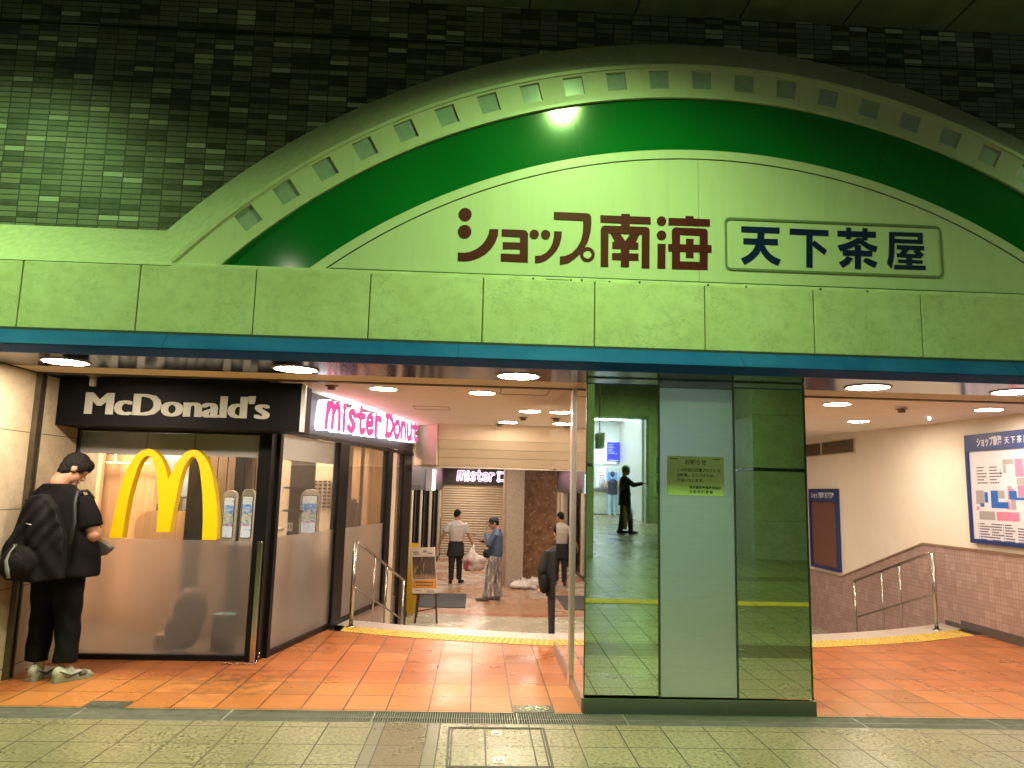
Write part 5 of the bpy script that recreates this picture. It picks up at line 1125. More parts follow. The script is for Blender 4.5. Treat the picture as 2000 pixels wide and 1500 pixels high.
# plastic sacks on the floor by the pillar
def lump(c, r, seed, pinch=None):
    rnd = random.Random(seed); mb = MB(); mb.ball(c, *r, seg=22, rings=14)
    ph = [rnd.uniform(0, 6.28) for _ in range(9)]; out = []
    for p in mb.v:
        d = Vector(p)-Vector(c); u = Vector((d.x/r[0], d.y/r[1], d.z/r[2]))
        k = 1+.10*math.sin(5*u.x+ph[0])+.09*math.sin(6*u.y+ph[1])+.09*math.sin(5*u.z+ph[2])+.06*math.sin(11*u.x+9*u.z+ph[3])+.05*math.sin(13*u.y-7*u.x+ph[4])+.04*math.sin(17*u.z+ph[5])
        q = Vector(c)+d*k
        if q.z < c[2]-r[2]*.86: q.z = c[2]-r[2]*.86
        out.append(tuple(q))
    mb.v = out; return mb
sackm = M('sack_white', (.70, .66, .62), .4, var=.08, scale=14, bump=.7, bscale=22)
for i, (c, r, lbl) in enumerate((((1.07, 17.40, -.595), (.23, .16, .10), 'crumpled white plastic sack on the floor, leftmost by the granite pillar'), ((1.42, 17.45, -.57), (.26, .2, .13), 'crumpled white plastic sack in the middle of the pile by the pillar'),
                            ((1.66, 17.20, -.575), (.22, .15, .12), 'crumpled white plastic sack at the right of the pile, nearest the viewer'))):
    s = thing('plastic_sack', c, lbl, 'sack', 'white plastic sacks on the floor by the pillar')
    lump(c, r, i).build('sack_body', sackm, s)
    mb = MB(); rnd = random.Random(i+20)
    for k in range(5):
        b = Vector(c)+Vector((rnd.uniform(-.1, .1), rnd.uniform(-.08, .08), r[2]*.75)); tip = b+Vector((rnd.uniform(-.16, .05), rnd.uniform(-.05, .05), rnd.uniform(.06, .14)))
        e = Vector((rnd.uniform(.04, .09), 0, 0)); mb.add([b-e, b+e, tip, b+Vector((0, .05, -.02))], [(0, 1, 2), (0, 2, 3), (1, 3, 2)])
    mb.build('gathered_end', sackm, s)

# ================================================================== people
skin = M('skin', (.42, .215, .135), .5, var=.05, scale=20); skin2 = M('skin_pale', (.50, .28, .19), .5, var=.05, scale=20)
hairm = M('hair_black', (.008, .007, .006), .75, var=.3, scale=60, bump=.6, bscale=120, spec=.2)
def hand(mb, w_, d, up, side, s=1.0, curl=.6):
    """palm and five bent fingers: w_ wrist, d along the hand, up back of the hand, side towards the thumb"""
    w_, d, up, side = Vector(w_), Vector(d).normalized(), Vector(up).normalized(), Vector(side).normalized()
    pc = w_+d*.045*s
    rot = Matrix((side, d, up)).transposed()
    mb.ball(pc, .040*s, .050*s, .018*s, 10, 7, rot)
    for k, (o, ln) in enumerate(((.030, .072), (.011, .080), (-.009, .074), (-.028, .058))):
        a = w_+d*.08*s+side*o*s; c = a+d*ln*.5*s-up*ln*.18*s*curl; e = c+(d*(1-curl)-up*curl)*ln*.55*s
        mb.tube([a, c, e], [.0095*s, .0088*s, .007*s], 8)
    a = w_+d*.03*s+side*.034*s; c = a+side*.022*s+d*.03*s-up*.01*s; mb.tube([a, c, c+d*.03*s-up*.008*s-side*.006*s], [.012*s, .010*s, .008*s], 8)
    return mb
class Person:
    """local frame: x right, y forward, z up, origin between the feet"""
    def __init__(s, loc, rotz, label, group=None, H=1.72, name='person'):
        s.t = thing(name, loc, label, 'person', group); s.k = H/1.72
        s.Mx = Matrix.Translation(Vector(loc)) @ Matrix.Rotation(rotz, 4, 'Z') @ Matrix.Scale(s.k, 4)
    def W(s, mb): mb.v = [tuple(s.Mx @ Vector(p)) for p in mb.v]; return mb
    def rm(s, mb, name, mat, voxel=.010, smooth=5, fac=.5):
        return remesh(s.W(mb), name, mat, s.t, voxel, smooth, fac)
    def add(s, mb, name, mat): return s.W(mb).build(name, mat, s.t)
def head_parts(mb, c, fwd, up, s=1.0):
    """skull, jaw, nose, lips, ears on one body mesh"""
    c, f, u = Vector(c), Vector(fwd).normalized(), Vector(up).normalized(); r = f.cross(u).normalized(); u = r.cross(f)
    rot = Matrix((r, f, u)).transposed()
    mb.ball(c+u*.025, .074*s, .092*s, .095*s, 16, 11, rot); mb.ball(c+f*.022-u*.045, .056*s, .066*s, .068*s, 14, 9, rot)
    mb.ball(c+f*.070-u*.092, .026*s, .024*s, .022*s, 10, 7, rot)
    mb.tube([c+f*.086+u*.012, c+f*.108-u*.028], [.009, .0165], 8); mb.ball(c+f*.101-u*.030, .019, .014, .012, 8, 6, rot)
    mb.ball(c+f*.088-u*.062, .026, .012, .010, 8, 6, rot)
    mb.ball(c+f*.083+u*.030, .050, .016, .012, 10, 6, rot)
    for sx in (-1, 1): mb.ball(c+r*.076*sx-f*.008-u*.012, .011, .022, .034, 8, 7, rot)
    return mb, rot, f, r, u
def face_bits(P, c, f, r, u):
    mb = MB()
    for sx in (-1, 1): mb.ball(Vector(c)+f*.0885+r*.030*sx+u*.012, .013, .006, .006, 8, 6, Matrix((r, f, u)).transposed())
    P.add(mb, 'eyes', M('eye_dark', (.02, .015, .012), .3))
    mb = MB()
    for sx in (-1, 1): mb.tube([Vector(c)+f*.094+r*.012*sx+u*.034, Vector(c)+f*.092+r*.034*sx+u*.042, Vector(c)+f*.078+r*.050*sx+u*.036], [.0035, .0045, .003], 6)
    P.add(mb, 'eyebrows', hairm)
    mb = MB(); mb.tube([Vector(c)+f*.094-u*.062-r*.022, Vector(c)+f*.0995-u*.060, Vector(c)+f*.094-u*.062+r*.022], .004, 6)
    P.add(mb, 'lips', M('lips', (.30, .11, .09), .45))
def hair_cap(c, rot, f, u, s=1.0, low=-.03):
    mb = MB(); c = Vector(c)
    mb.ball(c+u*.035-f*.012, .083*s, .100*s, .098*s, 18, 12, rot)
    mb.ball(c-f*.055-u*.005, .070*s, .050*s, .075*s, 14, 9, rot)
    return mb
def shoe(mb, heel, d, s=1.0):
    h, d = Vector(heel), Vector((d[0], d[1], 0)).normalized(); rt = d.cross(Vector((0, 0, 1)))
    rot = Matrix((rt, d, Vector((0, 0, 1)))).transposed()
    mb.ball(h+d*.035+Vector((0, 0, .045)), .042*s, .055*s, .050*s, 12, 8, rot); mb.ball(h+d*.125+Vector((0, 0, .035)), .046*s, .095*s, .038*s, 12, 8, rot)
    mb.ball(h+d*.20+Vector((0, 0, .03)), .043*s, .06*s, .030*s, 12, 8, rot); return mb
def sole(mb, heel, d, s=1.0, z=.0):
    h, d = Vector(heel), Vector((d[0], d[1], 0)).normalized(); rt = d.cross(Vector((0, 0, 1)))
    pr = [(-.02, .030), (.0, .040), (.06, .040), (.14, .048), (.20, .046), (.25, .032), (.268, .012)]
    L = [h+d*a*s+rt*b*s for a, b in pr]; Rr = [h+d*a*s-rt*b*s for a, b in pr]
    poly = [(p.x, p.y, z+.001) for p in L+Rr[::-1]]
    return mb.prism(poly, (0, 0, .026))

# ---- man in black at the shop window, seen from behind
P = Person((-3.29, 6.215, 0), R(-10), 'man in loose black tee looking down at his phone, big black bag on his back', H=1.76)
f = Vector((.62, .52, -.62)); c = Vector((.015, .02, 1.590)); b = MB()
b, rot, f, r, u = head_parts(b, c, f, (.1, .3, 1), 1.04)
b.tube([(-.065, -.05, 1.38), (-.055, -.045, 1.48), (-.02, -.01, 1.555)], [.070, .074, .066], 12)
b.loft([(0, 0, .80, .13, .09), (-.02, 0, 1.0, .14, .10), (-.05, -.02, 1.25, .14, .08), (-.06, -.03, 1.36, .09, .06)])
RE = (.262, -.02, 1.085); RW = (.12, .24, 1.10); LE = (-.30, .06, 1.09); LW = (-.06, .29, 1.10)
b.tube([(.16, -.03, 1.33), RE], [.040, .048], 12); b.tube([RE, RW], [.050, .031], 12); b.ball(RE, .051, .051, .051)
b.tube([(-.25, -.03, 1.33), LE], [.040, .046], 12); b.tube([LE, LW], [.047, .031], 12); b.ball(LE, .047, .047, .047)
hand(b, RW, (-.75, .5, .25), (.3, .6, -.5), (0, .3, 1), .98, .55); hand(b, LW, (.75, .45, .2), (-.3, .6, -.5), (0, .3, 1), .98, .55)
for sx in (-1, 1): b.tube([(.09*sx, 0, .85), (.10*sx, .01, .48), (.10*sx+.02, -.01, .06)], [.08, .055, .04], 12)
P.rm(b, 'body', skin, .0075, 3)
face_bits(P, c, f, r, u)
hb = hair_cap(c, rot, f, u, 1.05); hb.ball(c-f*.045-u*.045, .068, .052, .060, 14, 9, rot); hb.ball(c+f*.05+u*.075, .075, .055, .05, 14, 8, rot); hb.ball(c+f*.062+u*.058, .066, .042, .042, 14, 8, rot)
for sx in (-1, 1): hb.ball(c+r*.062*sx+u*.028+f*.005, .024, .060, .045, 10, 8, rot)
ho = P.rm(hb, 'hair', hairm, .007, 2)
rnd = random.Random(2)
for v in ho.data.vertices: v.co += v.normal*(.0015*math.sin(v.co.x*160+v.co.z*90)+.0025*rnd.uniform(-1, 1))
tee = M('tee_black', (.007, .007, .0075), .9, var=.25, scale=5, bump=.5, bscale=6, spec=.1)
b = MB(); b.loft([(.04, .0, .770, .262, .175), (.04, .0, .80, .268, .18), (.02, .0, 1.0, .262, .165), (-.03, -.015, 1.2, .262, .15), (-.055, -.03, 1.33, .25, .125), (-.06, -.035, 1.41, .20, .095), (-.062, -.05, 1.475, .105, .082)], 26)
for sx, E in ((1, RE), (-1, LE)):
    e = Vector(E); s0 = Vector((.135 if sx > 0 else -.255, -.03, 1.365)); b.tube([s0, s0*.5+e*.5+Vector((.01*sx, 0, 0)), e+(s0-e)*.20], [.082, .088, .090], 14)
tee_o = P.rm(b, 'tee_shirt', tee, .009, 6)
for v in tee_o.data.vertices:
    q = P.Mx.inverted() @ v.co; a = math.atan2(q.y, q.x); k = max(0, min(1, (1.38-q.z)/.5))
    v.co += (Matrix.Rotation(R(-10), 3, 'Z') @ Vector((q.x, q.y, 0)).normalized())*(.011*k*math.sin(a*9+q.z*7)+.007*k*math.sin(q.z*21+a*3))
LX = {-1: (-.10, -.115), 1: (.085, .125)}
b = MB()
for sx in (-1, 1):
    x0, x1 = LX[sx]; b.tube([(x0*.8+.0, -.005, .90), (x0, 0, .72), (x0*.6+x1*.4, .01, .45), (x1, 0, .25), (x1, -.01, .13)], [.125, .112, .092, .084, .083], 16)
b.ball((-.01, 0, .86), .20, .13, .12)
tro = P.rm(b, 'trousers', M('trousers_black', (.006, .006, .0065), .9, var=.2, scale=6, bump=.4, bscale=9, spec=.1), .010, 4)
for v in tro.data.vertices:
    k = max(0, min(1, (.8-v.co.z)/.3)); v.co += v.normal*(.0035*k*math.sin(v.co.z*34+v.co.x*40))
shm = M('shoe_white', (.34, .34, .29), .6, var=.12, scale=25)
for sx, dd in ((-1, (.10, 1)), (1, (.42, .9))):
    x1 = LX[sx][1]; hx = x1+(.035 if sx < 0 else .0)
    b = MB(); shoe(b, (hx, -.085, 0), dd, 1.05); b.ball((hx, -.06, .065), .041, .055, .052, 12, 8); b.ball((hx+.012*sx, .0, .062), .040, .08, .045, 12, 8); so = P.rm(b, 'shoe', shm, .006, 3)
    o = P.W(sole(MB(), (hx, -.087, 0), dd, 1.04)).build('sole', M('sole_grey', (.22, .23, .18), .6), so)
    d = Vector((dd[0], dd[1], 0)).normalized(); rt = d.cross(Vector((0, 0, 1))); h = Vector((hx, -.085, 0))
    mb = MB()
    for s2 in (-1, 1): mb.tube([h+d*.0+rt*.050*s2+Vector((0, 0, .085)), h+d*.08+rt*.053*s2+Vector((0, 0, .045)), h+d*.16+rt*.052*s2+Vector((0, 0, .06))], [.006, .010, .006], 6)
    mb.ball(h+d*.185+rt*.02+Vector((0, 0, .040)), .034, .05, .022, 10, 7)
    P.W(mb).build('overlay', M('shoe_dark', (.06, .06, .05), .5), so)
bag = thing('shoulder_bag', (-3.42, 6.0, .77), 'big black cloth bag slung low on the back of the man in black', 'bag')
bagm = M('bag_black', (.009, .0095, .009), .8, var=.3, scale=7, bump=.5, bscale=9, spec=.15)
b = MB(); b.prism([(-3.56, 5.955, .775), (-3.605, 5.955, .83), (-3.61, 5.955, 1.02), (-3.56, 5.96, 1.12), (-3.51, 5.965, 1.27), (-3.47, 5.975, 1.41), (-3.37, 5.98, 1.43), (-3.27, 5.985, 1.33), (-3.17, 5.985, 1.10), (-3.15, 5.975, .79), (-3.36, 5.965, .755)], (0, .17, 0)); b.ball((-3.47, 5.95, .91), .13, .06, .12); b.ball((-3.38, 5.975, 1.18), .08, .035, .20)
bo = remesh(b, 'body', bagm, bag, .009, 9)
for v in bo.data.vertices:
    k = max(0, min(1, (v.co.z-.98)/.2)); v.co.y -= .011*k*math.sin((v.co.x+3.3)*60+(v.co.z-1)*(-38)); v.co.y -= .006*(1-k)*math.sin(v.co.x*34+v.co.z*27)
b = MB(); b.ball((-3.475, 5.90, .90), .085, .04, .085, 12, 8); remesh(b, 'pocket', bagm, bag, .009, 4)
mb = MB(); mb.tube([(-3.475, 5.905, 1.04), (-3.50, 5.885, .99), (-3.508, 5.868, .93), (-3.49, 5.862, .86), (-3.478, 5.872, .80)], [.006, .008, .014, .016, .012], 8); mb.box(-3.490, -3.465, 5.898, 5.906, 1.035, 1.05); mb.build('strap_tag', M('strap_grey', (.16, .19, .15), .55), bag)
mb = MB(); mb.tube([(-3.43, 5.925, 1.205), (-3.41, 5.92, 1.198), (-3.385, 5.922, 1.196)], .0045, 6); mb.build('zip_pull', M('zip_silver', (.5, .5, .46), .3, metal=.8), bag)
mb = MB(); mb.tube([(-3.12, 5.985, 1.05), (-3.105, 6.0, 1.22), (-3.125, 6.01, 1.36), (-3.14, 6.06, 1.45), (-3.13, 6.18, 1.46), (-3.12, 6.28, 1.40)], .012, 8); mb.build('strap', M('strap_black', (.02, .022, .022), .6), bag)
pouch = thing('waist_pouch', (-2.99, 6.32, 1.0), 'small grey pouch hanging in front of the man in black', 'bag')
b = MB(); b.prism([(-3.08, 6.25, 1.09), (-3.03, 6.25, 1.06), (-2.945, 6.27, 1.005), (-2.955, 6.27, .985), (-3.00, 6.26, .94), (-3.08, 6.25, .93)], (0, .09, 0)); remesh(b, 'body', M('pouch_grey', (.075, .068, .055), .7), pouch, .008, 6)
ph = thing('phone', tuple(P.Mx @ Vector((.03, .33, 1.15))), 'dark phone held by the man in black', 'phone')
mb = MB(); mb.box(-.01, .065, .325, .334, 1.08, 1.22); P.W(mb).build('case', M('phone_black', (.01, .01, .012), .25), ph, .003)

# ---- worker in a pale shirt carrying a rubbish bag
P = Person((-.46, 18.2, -.68), R(4), 'worker in pale short sleeved shirt and black cap walking away with a rubbish bag', H=1.74)
c = Vector((.01, .03, 1.585)); b = MB(); b, rot, f, r, u = head_parts(b, c, (.55, .83, -.05), (0, 0, 1), 1.0)
b.tube([(0, -.02, 1.40), (0, 0, 1.54)], [.06, .052], 12); b.loft([(0, 0, .9, .12, .09), (0, 0, 1.2, .15, .1), (0, 0, 1.38, .12, .08)])
RE, RW, LE, LW = (.30, .0, 1.09), (.42, .05, .86), (-.30, -.02, 1.12), (-.40, .03, .90)
for s0, E, Wr, sx in (((.19, 0, 1.37), RE, RW, 1), ((-.19, 0, 1.37), LE, LW, -1)):
    b.tube([s0, E], [.05, .042], 12); b.tube([E, Wr], [.042, .028], 12); b.ball(E, .042, .042, .042)
    hand(b, Wr, (.2*sx, .05, -1), (.9*sx, 0, .2), (0, 1, 0), 1.0, .75 if sx > 0 else .35)
for sx in (-1, 1): b.tube([(.09*sx, 0, .85), (.085*sx, 0, .79)], [.07, .05], 12)
P.rm(b, 'body', skin, .0085, 3); face_bits(P, c, f, r, u)
P.rm(hair_cap(c, rot, f, u, .98), 'hair', hairm, .008, 3)
b = MB(); b.lathe(c+Vector((-.01, -.01, .045)), [(.094, 0), (.096, .05), (.088, .085), (.0, .10)], 20); b.ball(c+f*.10+Vector((0, 0, .055)), .07, .06, .010, 12, 6, rot); P.rm(b, 'cap', M('cap_black', (.012, .012, .014), .7), .008, 3)
b = MB(); b.loft([(0, 0, .965, .165, .115), (0, 0, 1.05, .175, .12), (0, -.01, 1.22, .205, .13), (0, -.015, 1.34, .205, .115), (0, -.015, 1.41, .14, .085), (0, -.01, 1.455, .07, .062)], 24)
for sx, E in ((1, RE), (-1, LE)):
    s0 = Vector((.18*sx, -.01, 1.375)); e = Vector(E); b.tube([s0, e+(s0-e)*.25], [.072, .078], 14)
P.rm(b, 'shirt', M('shirt_pale', (.50, .45, .41), .7, var=.06, scale=12, bump=.5, bscale=14), .010, 5)
bt = M('work_black', (.012, .012, .014), .8, var=.2, scale=8, bump=.3, bscale=12)
b = MB()
for sx, fy in ((-1, -.05), (1, .06)): b.tube([(.085*sx, 0, .92), (.09*sx, .02, .70), (.092*sx, fy*.6, .45), (.095*sx, fy-.02, .08)], [.105, .098, .072, .062], 16)
b.loft([(0, 0, .80, .185, .125), (0, 0, .97, .165, .115)]); b.loft([(-.01, -.0, .62, .215, .13), (0, 0, .80, .19, .13)])
P.rm(b, 'trousers', bt, .010, 4)
for sx, fy in ((-1, -.05), (1, .06)): P.rm(shoe(MB(), (.10*sx, fy-.09, 0), (.45 if sx > 0 else -.05, 1)), 'shoe', bt, .008, 3)
rb = thing('rubbish_bag', (-.05, 18.05, -.35), 'full clear rubbish bag with pink and white litter held by the shop worker', 'rubbish bag')
def litter():
    mt, nt, N, L, bs = nodes('litter_film'); x, y, z, ob = coords(nt)
    n = noise(nt, 6, 5, ob, .7); n2 = noise(nt, 4, 4, ob)
    c = ramp(nt, n, [(.3, (.30, .22, .18)), (.45, (.55, .48, .44)), (.6, (.75, .68, .65)), (.75, (.45, .33, .28))])
    d = nt.nodes.new('ShaderNodeVectorMath'); d.operation = 'DISTANCE'; L.new(ob, d.inputs[0]); d.inputs[1].default_value = (-.24, 17.85, -.25)
    c = mixc(nt, mth(nt, 'MULTIPLY', ramp(nt, d.outputs['Value'], [(.12, .95), (.26, 0.0)]), ramp(nt, n2, [(.4, .2), (.55, 1.0)])), c, (.48, .07, .12))
    L.new(c, bs.inputs['Base Color']); bs.inputs['Roughness'].default_value = .22; bs.inputs['Coat Weight'].default_value = .5
    bumpn(nt, bs, noise(nt, 20, 4, ob), .9, .02); return mt
b = lump((-.04, 18.02, -.17), (.27, .22, .23), 11); b.v = [((-.06+(p[0]+.06)*(1 if p[2] < -.05 else max(.25, 1-(p[2]+.05)*4.2)), p[1], p[2] if p[2] < 0 else p[2]*2.2)) for p in b.v]
b.build('filled_bag', litter(), rb)
MB().tube([(-.05, 18.05, .05), (-.045, 18.13, .14), (-.04, 18.2, .21)], [.07, .035, .02], 10).build('gathered_neck', M('film_clear', (.6, .55, .52), .25), rb)

# ---- man in cap reading a phone
P = Person((.42, 15.5, -.68), R(78), 'man in black cap and blue jacket reading his phone, legs wrapped in clear plastic', H=1.70)
c = Vector((-.01, .05, 1.56)); b = MB(); b, rot, f, r, u = head_parts(b, c, (-.30, .90, -.25), (0, 0, 1), 1.0)
b.tube([(0, -.03, 1.38), (0, .01, 1.52)], [.058, .052], 12); b.loft([(0, 0, .9, .12, .09), (0, 0, 1.2, .15, .1), (0, 0, 1.38, .12, .08)])
RE, RW, LE, LW = (.24, -.02, 1.10), (.10, .24, 1.16), (-.24, .10, 1.14), (-.09, .20, 1.38)
for s0, E, Wr in (((.19, -.01, 1.36), RE, RW), ((-.19, -.01, 1.36), LE, LW)):
    b.tube([s0, E], [.05, .042], 12); b.tube([E, Wr], [.042, .028], 12); b.ball(E, .042, .042, .042)
hand(b, RW, (-.5, .85, .05), (.2, .2, -1), (-.6, 0, .6), 1, .5); hand(b, LW, (.2, -.1, 1), (-.3, .9, .1), (1, 0, .2), .95, .75)
for sx in (-1, 1): b.tube([(.09*sx, 0, .85), (.085*sx, 0, .79)], [.07, .05], 12)
P.rm(b, 'body', skin, .0085, 3); face_bits(P, c, f, r, u)
hb = hair_cap(c, rot, f, u, 1.0); P.rm(hb, 'hair', hairm, .008, 3)
b = MB(); b.ball(c+u*.055-f*.008, .093, .108, .085, 18, 11, rot); b.ball(c+f*.115+u*.040, .075, .075, .010, 14, 6, rot); P.rm(b, 'cap', M('cap_navy', (.014, .015, .020), .65), .007, 4)
jk = M('jacket_blue', (.060, .105, .19), .55, var=.15, scale=9, bump=.8, bscale=11)
b = MB(); b.loft([(0, 0, .88, .185, .135), (0, 0, .95, .20, .15), (0, 0, 1.15, .205, .15), (0, -.015, 1.31, .205, .125), (0, -.02, 1.39, .15, .09), (0, -.01, 1.45, .085, .08)], 24)
for s0, E, Wr in (((.185, -.01, 1.355), RE, RW), ((-.185, -.01, 1.355), LE, LW)):
    E, Wr = Vector(E), Vector(Wr); b.tube([s0, E], [.072, .064], 14); b.tube([E, E+(Wr-E)*.9], [.064, .045], 14); b.ball(E, .064, .064, .064)
P.rm(b, 'jacket', jk, .010, 4)
b = MB()
for sx, fy in ((-1, .14), (1, -.06)): b.tube([(.09*sx, 0, .90), (.10*sx, fy*.3, .70), (.105*sx, fy*.6, .45), (.108*sx, fy*.85, .2), (.108*sx, fy, .10), (.105*sx, fy, .065)], [.115, .112, .098, .088, .10, .085], 16)
b.loft([(0, 0, .80, .18, .135), (0, 0, .93, .175, .13)])
def film():
    mt, nt, N, L, bs = nodes('plastic_wrap'); x, y, z, ob = coords(nt)
    mp = nt.nodes.new('ShaderNodeMapping'); mp.inputs['Scale'].default_value = (1.6, 1.6, .55); L.new(ob, mp.inputs[0])
    n = noise(nt, 9, 6, mp.outputs[0], .7); lo = mth(nt, 'SUBTRACT', z, -.68)
    c = ramp(nt, n, [(.36, (.13, .13, .14)), (.5, (.27, .265, .265)), (.58, (.48, .46, .45)), (.66, (.75, .73, .71))]); L.new(c, bs.inputs['Base Color'])
    bs.inputs['Roughness'].default_value = .2; bs.inputs['Coat Weight'].default_value = .8; bumpn(nt, bs, n, 1, .03); return mt
P.rm(b, 'wrapped_trousers', film(), .010, 3)
for sx, fy in ((-1, .14), (1, -.06)): P.rm(shoe(MB(), (.105*sx, fy-.03, 0), (-.05, 1), 1.1), 'shoe', M('shoe_greygreen', (.16, .14, .12), .6), .008, 3)
b = MB(); b.ball((.14, .20, .93), .085, .10, .10, 16, 10); b.box(.08, .20, .14, .27, .85, .93); hp = thing('hip_pouch', tuple(P.Mx @ Vector((.14, .2, .85))), 'black round pouch with white straps at the hip of the man in cap', 'pouch')
remesh(P.W(b), 'body', M('pouch_black', (.02, .02, .02), .5), hp, .008, 3)
mb = MB()
for a in (-.05, .045): mb.tube([(.14+.075*math.cos(t)+.02, .20+a, .93+.10*math.sin(t)) for t in [R(-80)+R(200)*k/10 for k in range(11)]], .006, 6)
mb.tube([(.20, .17, 1.0), (.19, .05, 1.12), (.17, -.02, 1.25)], .006, 6); P.W(mb).build('white_straps', M('strap_white', (.7, .7, .66), .5), hp)
ph = thing('phone', tuple(P.Mx @ Vector((.05, .36, 1.18))), 'small dark phone held by the man in cap', 'phone')
mb = MB(); mb.prism([(.01, .27, 1.165), (.085, .27, 1.165), (.085, .40, 1.215), (.01, .40, 1.215)], (0, .002, .010)); P.W(mb).build('case', M('phone_black', (.01, .01, .012), .25), ph)

# ---- person in black half hidden by the pillar, on the stair
P = Person((1.0, 8.80, -.34), R(15), 'person in black coat going down the stair half hidden by mirror pillar', H=1.52)
c = Vector((.0, .06, 1.58)); b = MB(); b, rot, f, r, u = head_parts(b, c, (0, 1, -.3), (0, 0, 1)); b.tube([(0, -.03, 1.40), (0, .02, 1.53)], [.06, .052], 12)
b.loft([(0, 0, .8, .13, .09), (0, 0, 1.2, .15, .1), (0, 0, 1.38, .12, .08)])
LE, LW, RE, RW = (-.26, 0, 1.12), (-.20, .16, .92), (.25, 0, 1.1), (.2, .2, 1.0)
for s0, E, Wr in (((.19, 0, 1.36), RE, RW), ((-.19, 0, 1.36), LE, LW)): b.tube([s0, E], [.05, .042], 12); b.tube([E, Wr], [.042, .028], 12); hand(b, Wr, (0, .6, -.8), (1, 0, 0), (0, .8, .5), 1, .6)
for sx in (-1, 1): b.tube([(.09*sx, 0, .85), (.085*sx, 0, .79)], [.07, .05], 12)
P.rm(b, 'body', skin, .009, 3); face_bits(P, c, f, r, u); P.rm(hair_cap(c, rot, f, u, 1.03), 'hair', hairm, .008, 3)
b = MB(); b.loft([(0, 0, .78, .20, .15), (0, 0, 1.0, .21, .15), (0, 0, 1.25, .225, .15), (0, -.02, 1.36, .20, .12), (0, -.02, 1.43, .11, .08)], 22)
for s0, E, Wr in (((.185, 0, 1.355), RE, RW), ((-.185, 0, 1.355), LE, LW)): b.tube([s0, E], [.075, .068], 12); b.tube([E, Wr], [.068, .05], 12); b.ball(E, .068, .068, .068)
P.rm(b, 'coat', bt, .010, 4)
b = MB()
for sx, fy in ((-1, -.03), (1, .06)): b.tube([(.08*sx, 0, .85), (.085*sx, fy*.5, .5), (.09*sx, fy, .06)], [.10, .082, .07], 14)
P.rm(b, 'trousers', bt, .010, 3)
for sx, fy in ((-1, -.03), (1, .06)): P.rm(shoe(MB(), (.09*sx, fy-.08, 0), (0, 1)), 'shoe', bt, .008, 3)
hb_ = thing('handbag', (.80, 8.74, .38), 'black handbag at the side of the person on the stair', 'bag')
b = MB(); b.ball((.80, 8.74, .50), .06, .14, .12, 14, 9); remesh(b, 'body', bagm, hb_, .008, 4)
MB().tube([(.79, 8.70, .60), (.83, 8.72, .76), (.93, 8.78, .93)], .009, 6).build('strap', bagm, hb_)

# ================================================================== station side of the passage, seen in the pillar's mirrors
stn = stone_mat('station_stone', (.42, .42, .33), (.30, .30, .20))
gcol = stone_mat('column_stone', (.42, .43, .37), (.26, .27, .20))
def column(x0, x1, y0, y1, label):
    z0 = fz((y0+y1)/2)-.08; t = thing('stone_column', ((x0+x1)/2, (y0+y1)/2, z0), label, 'column', 'stone columns behind the viewer')
    for a, b in ((z0, 1.05), (1.054, 2.05), (2.12, 3.2), (3.204, 4.3), (4.304, 5.4)): MB().box(x0, x1, y0, y1, a, b).build('stone_course', gcol, t, .004)
    MB().box(x0+.01, x1-.01, y0+.01, y1-.01, 2.051, 2.119).build('dark_band', M('band_dark', (.03, .03, .03), .4), t)
column(.95, 2.345, -5.4, -4.0, 'dark stone column at the left edge of the left mirror')
column(5.60, 7.3, -5.2, -3.98, 'massive dark stone column filling the right mirror')
YW = -12.87
sw = thing('station_entrance', (4, YW, .62), 'stone station wall with bright white opening reflected in the left mirror', 'station building')
zb = .60
def blocks(x0, x1, z0, z1, wd_, ht, nm):
    x = x0
    while x < x1-.01:
        xe = min(x+wd_, x1); z = z0
        while z < z1-.01:
            ze = min(z+ht, z1); MB().box(x+.004, xe-.004, YW-.3, YW, z+.004, ze-.004).build(nm, stn, sw); z = ze
        x = xe
blocks(5.50, 8.15, zb, 5.4, .9, .8, 'stone_block'); blocks(1.0, 5.50, 4.0, 5.4, 1.0, .7, 'stone_block'); blocks(-3.2, 1.0, zb, 5.4, 1.05, .8, 'stone_block'); blocks(8.15, 9.2, 4.0, 5.4, 1.05, .7, 'stone_block'); blocks(9.2, 13.4, zb, 5.4, 1.05, .8, 'stone_block')
MB().box(-3.2, 1.0, YW-.25, YW-.02, zb, 5.4).box(1.0, 5.5, YW-.25, YW-.02, 4.0, 5.4).box(5.5, 8.15, YW-.25, YW-.02, zb, 5.4).box(8.15, 9.2, YW-.25, YW-.02, 4.0, 5.4).box(9.2, 13.4, YW-.25, YW-.02, zb, 5.4).build('joints', M('joint_dark', (.085, .07, .03), .8), sw)
MB().box(5.41, 5.495, YW-.32, YW+.02, zb, 3.995).box(1.0, 5.41, YW-.32, YW+.02, 3.93, 3.995).build('opening_frame', M('opening_steel', (.5, .52, .52), .3, metal=.7), sw)
whw = M('white_panel', (.74, .77, .78), .45, var=.03)
tag(MB().box(-2, 11, -17.2, -17.05, .7, 4.3).build('ticket_hall_wall', whw), 'white panelled back wall of the ticket hall in the mirror', 'wall')
MB().box(5.35, 5.52, -17.05, YW-.33, .6, 4.2).build('side_wall_panel', M('side_tile_white', (.58, .58, .56), .35, var=.06), sw)
tag(MB().box(-2, 11, -17.2, YW-.35, 4.2, 4.35).build('ticket_hall_ceiling', whw), kind='structure')
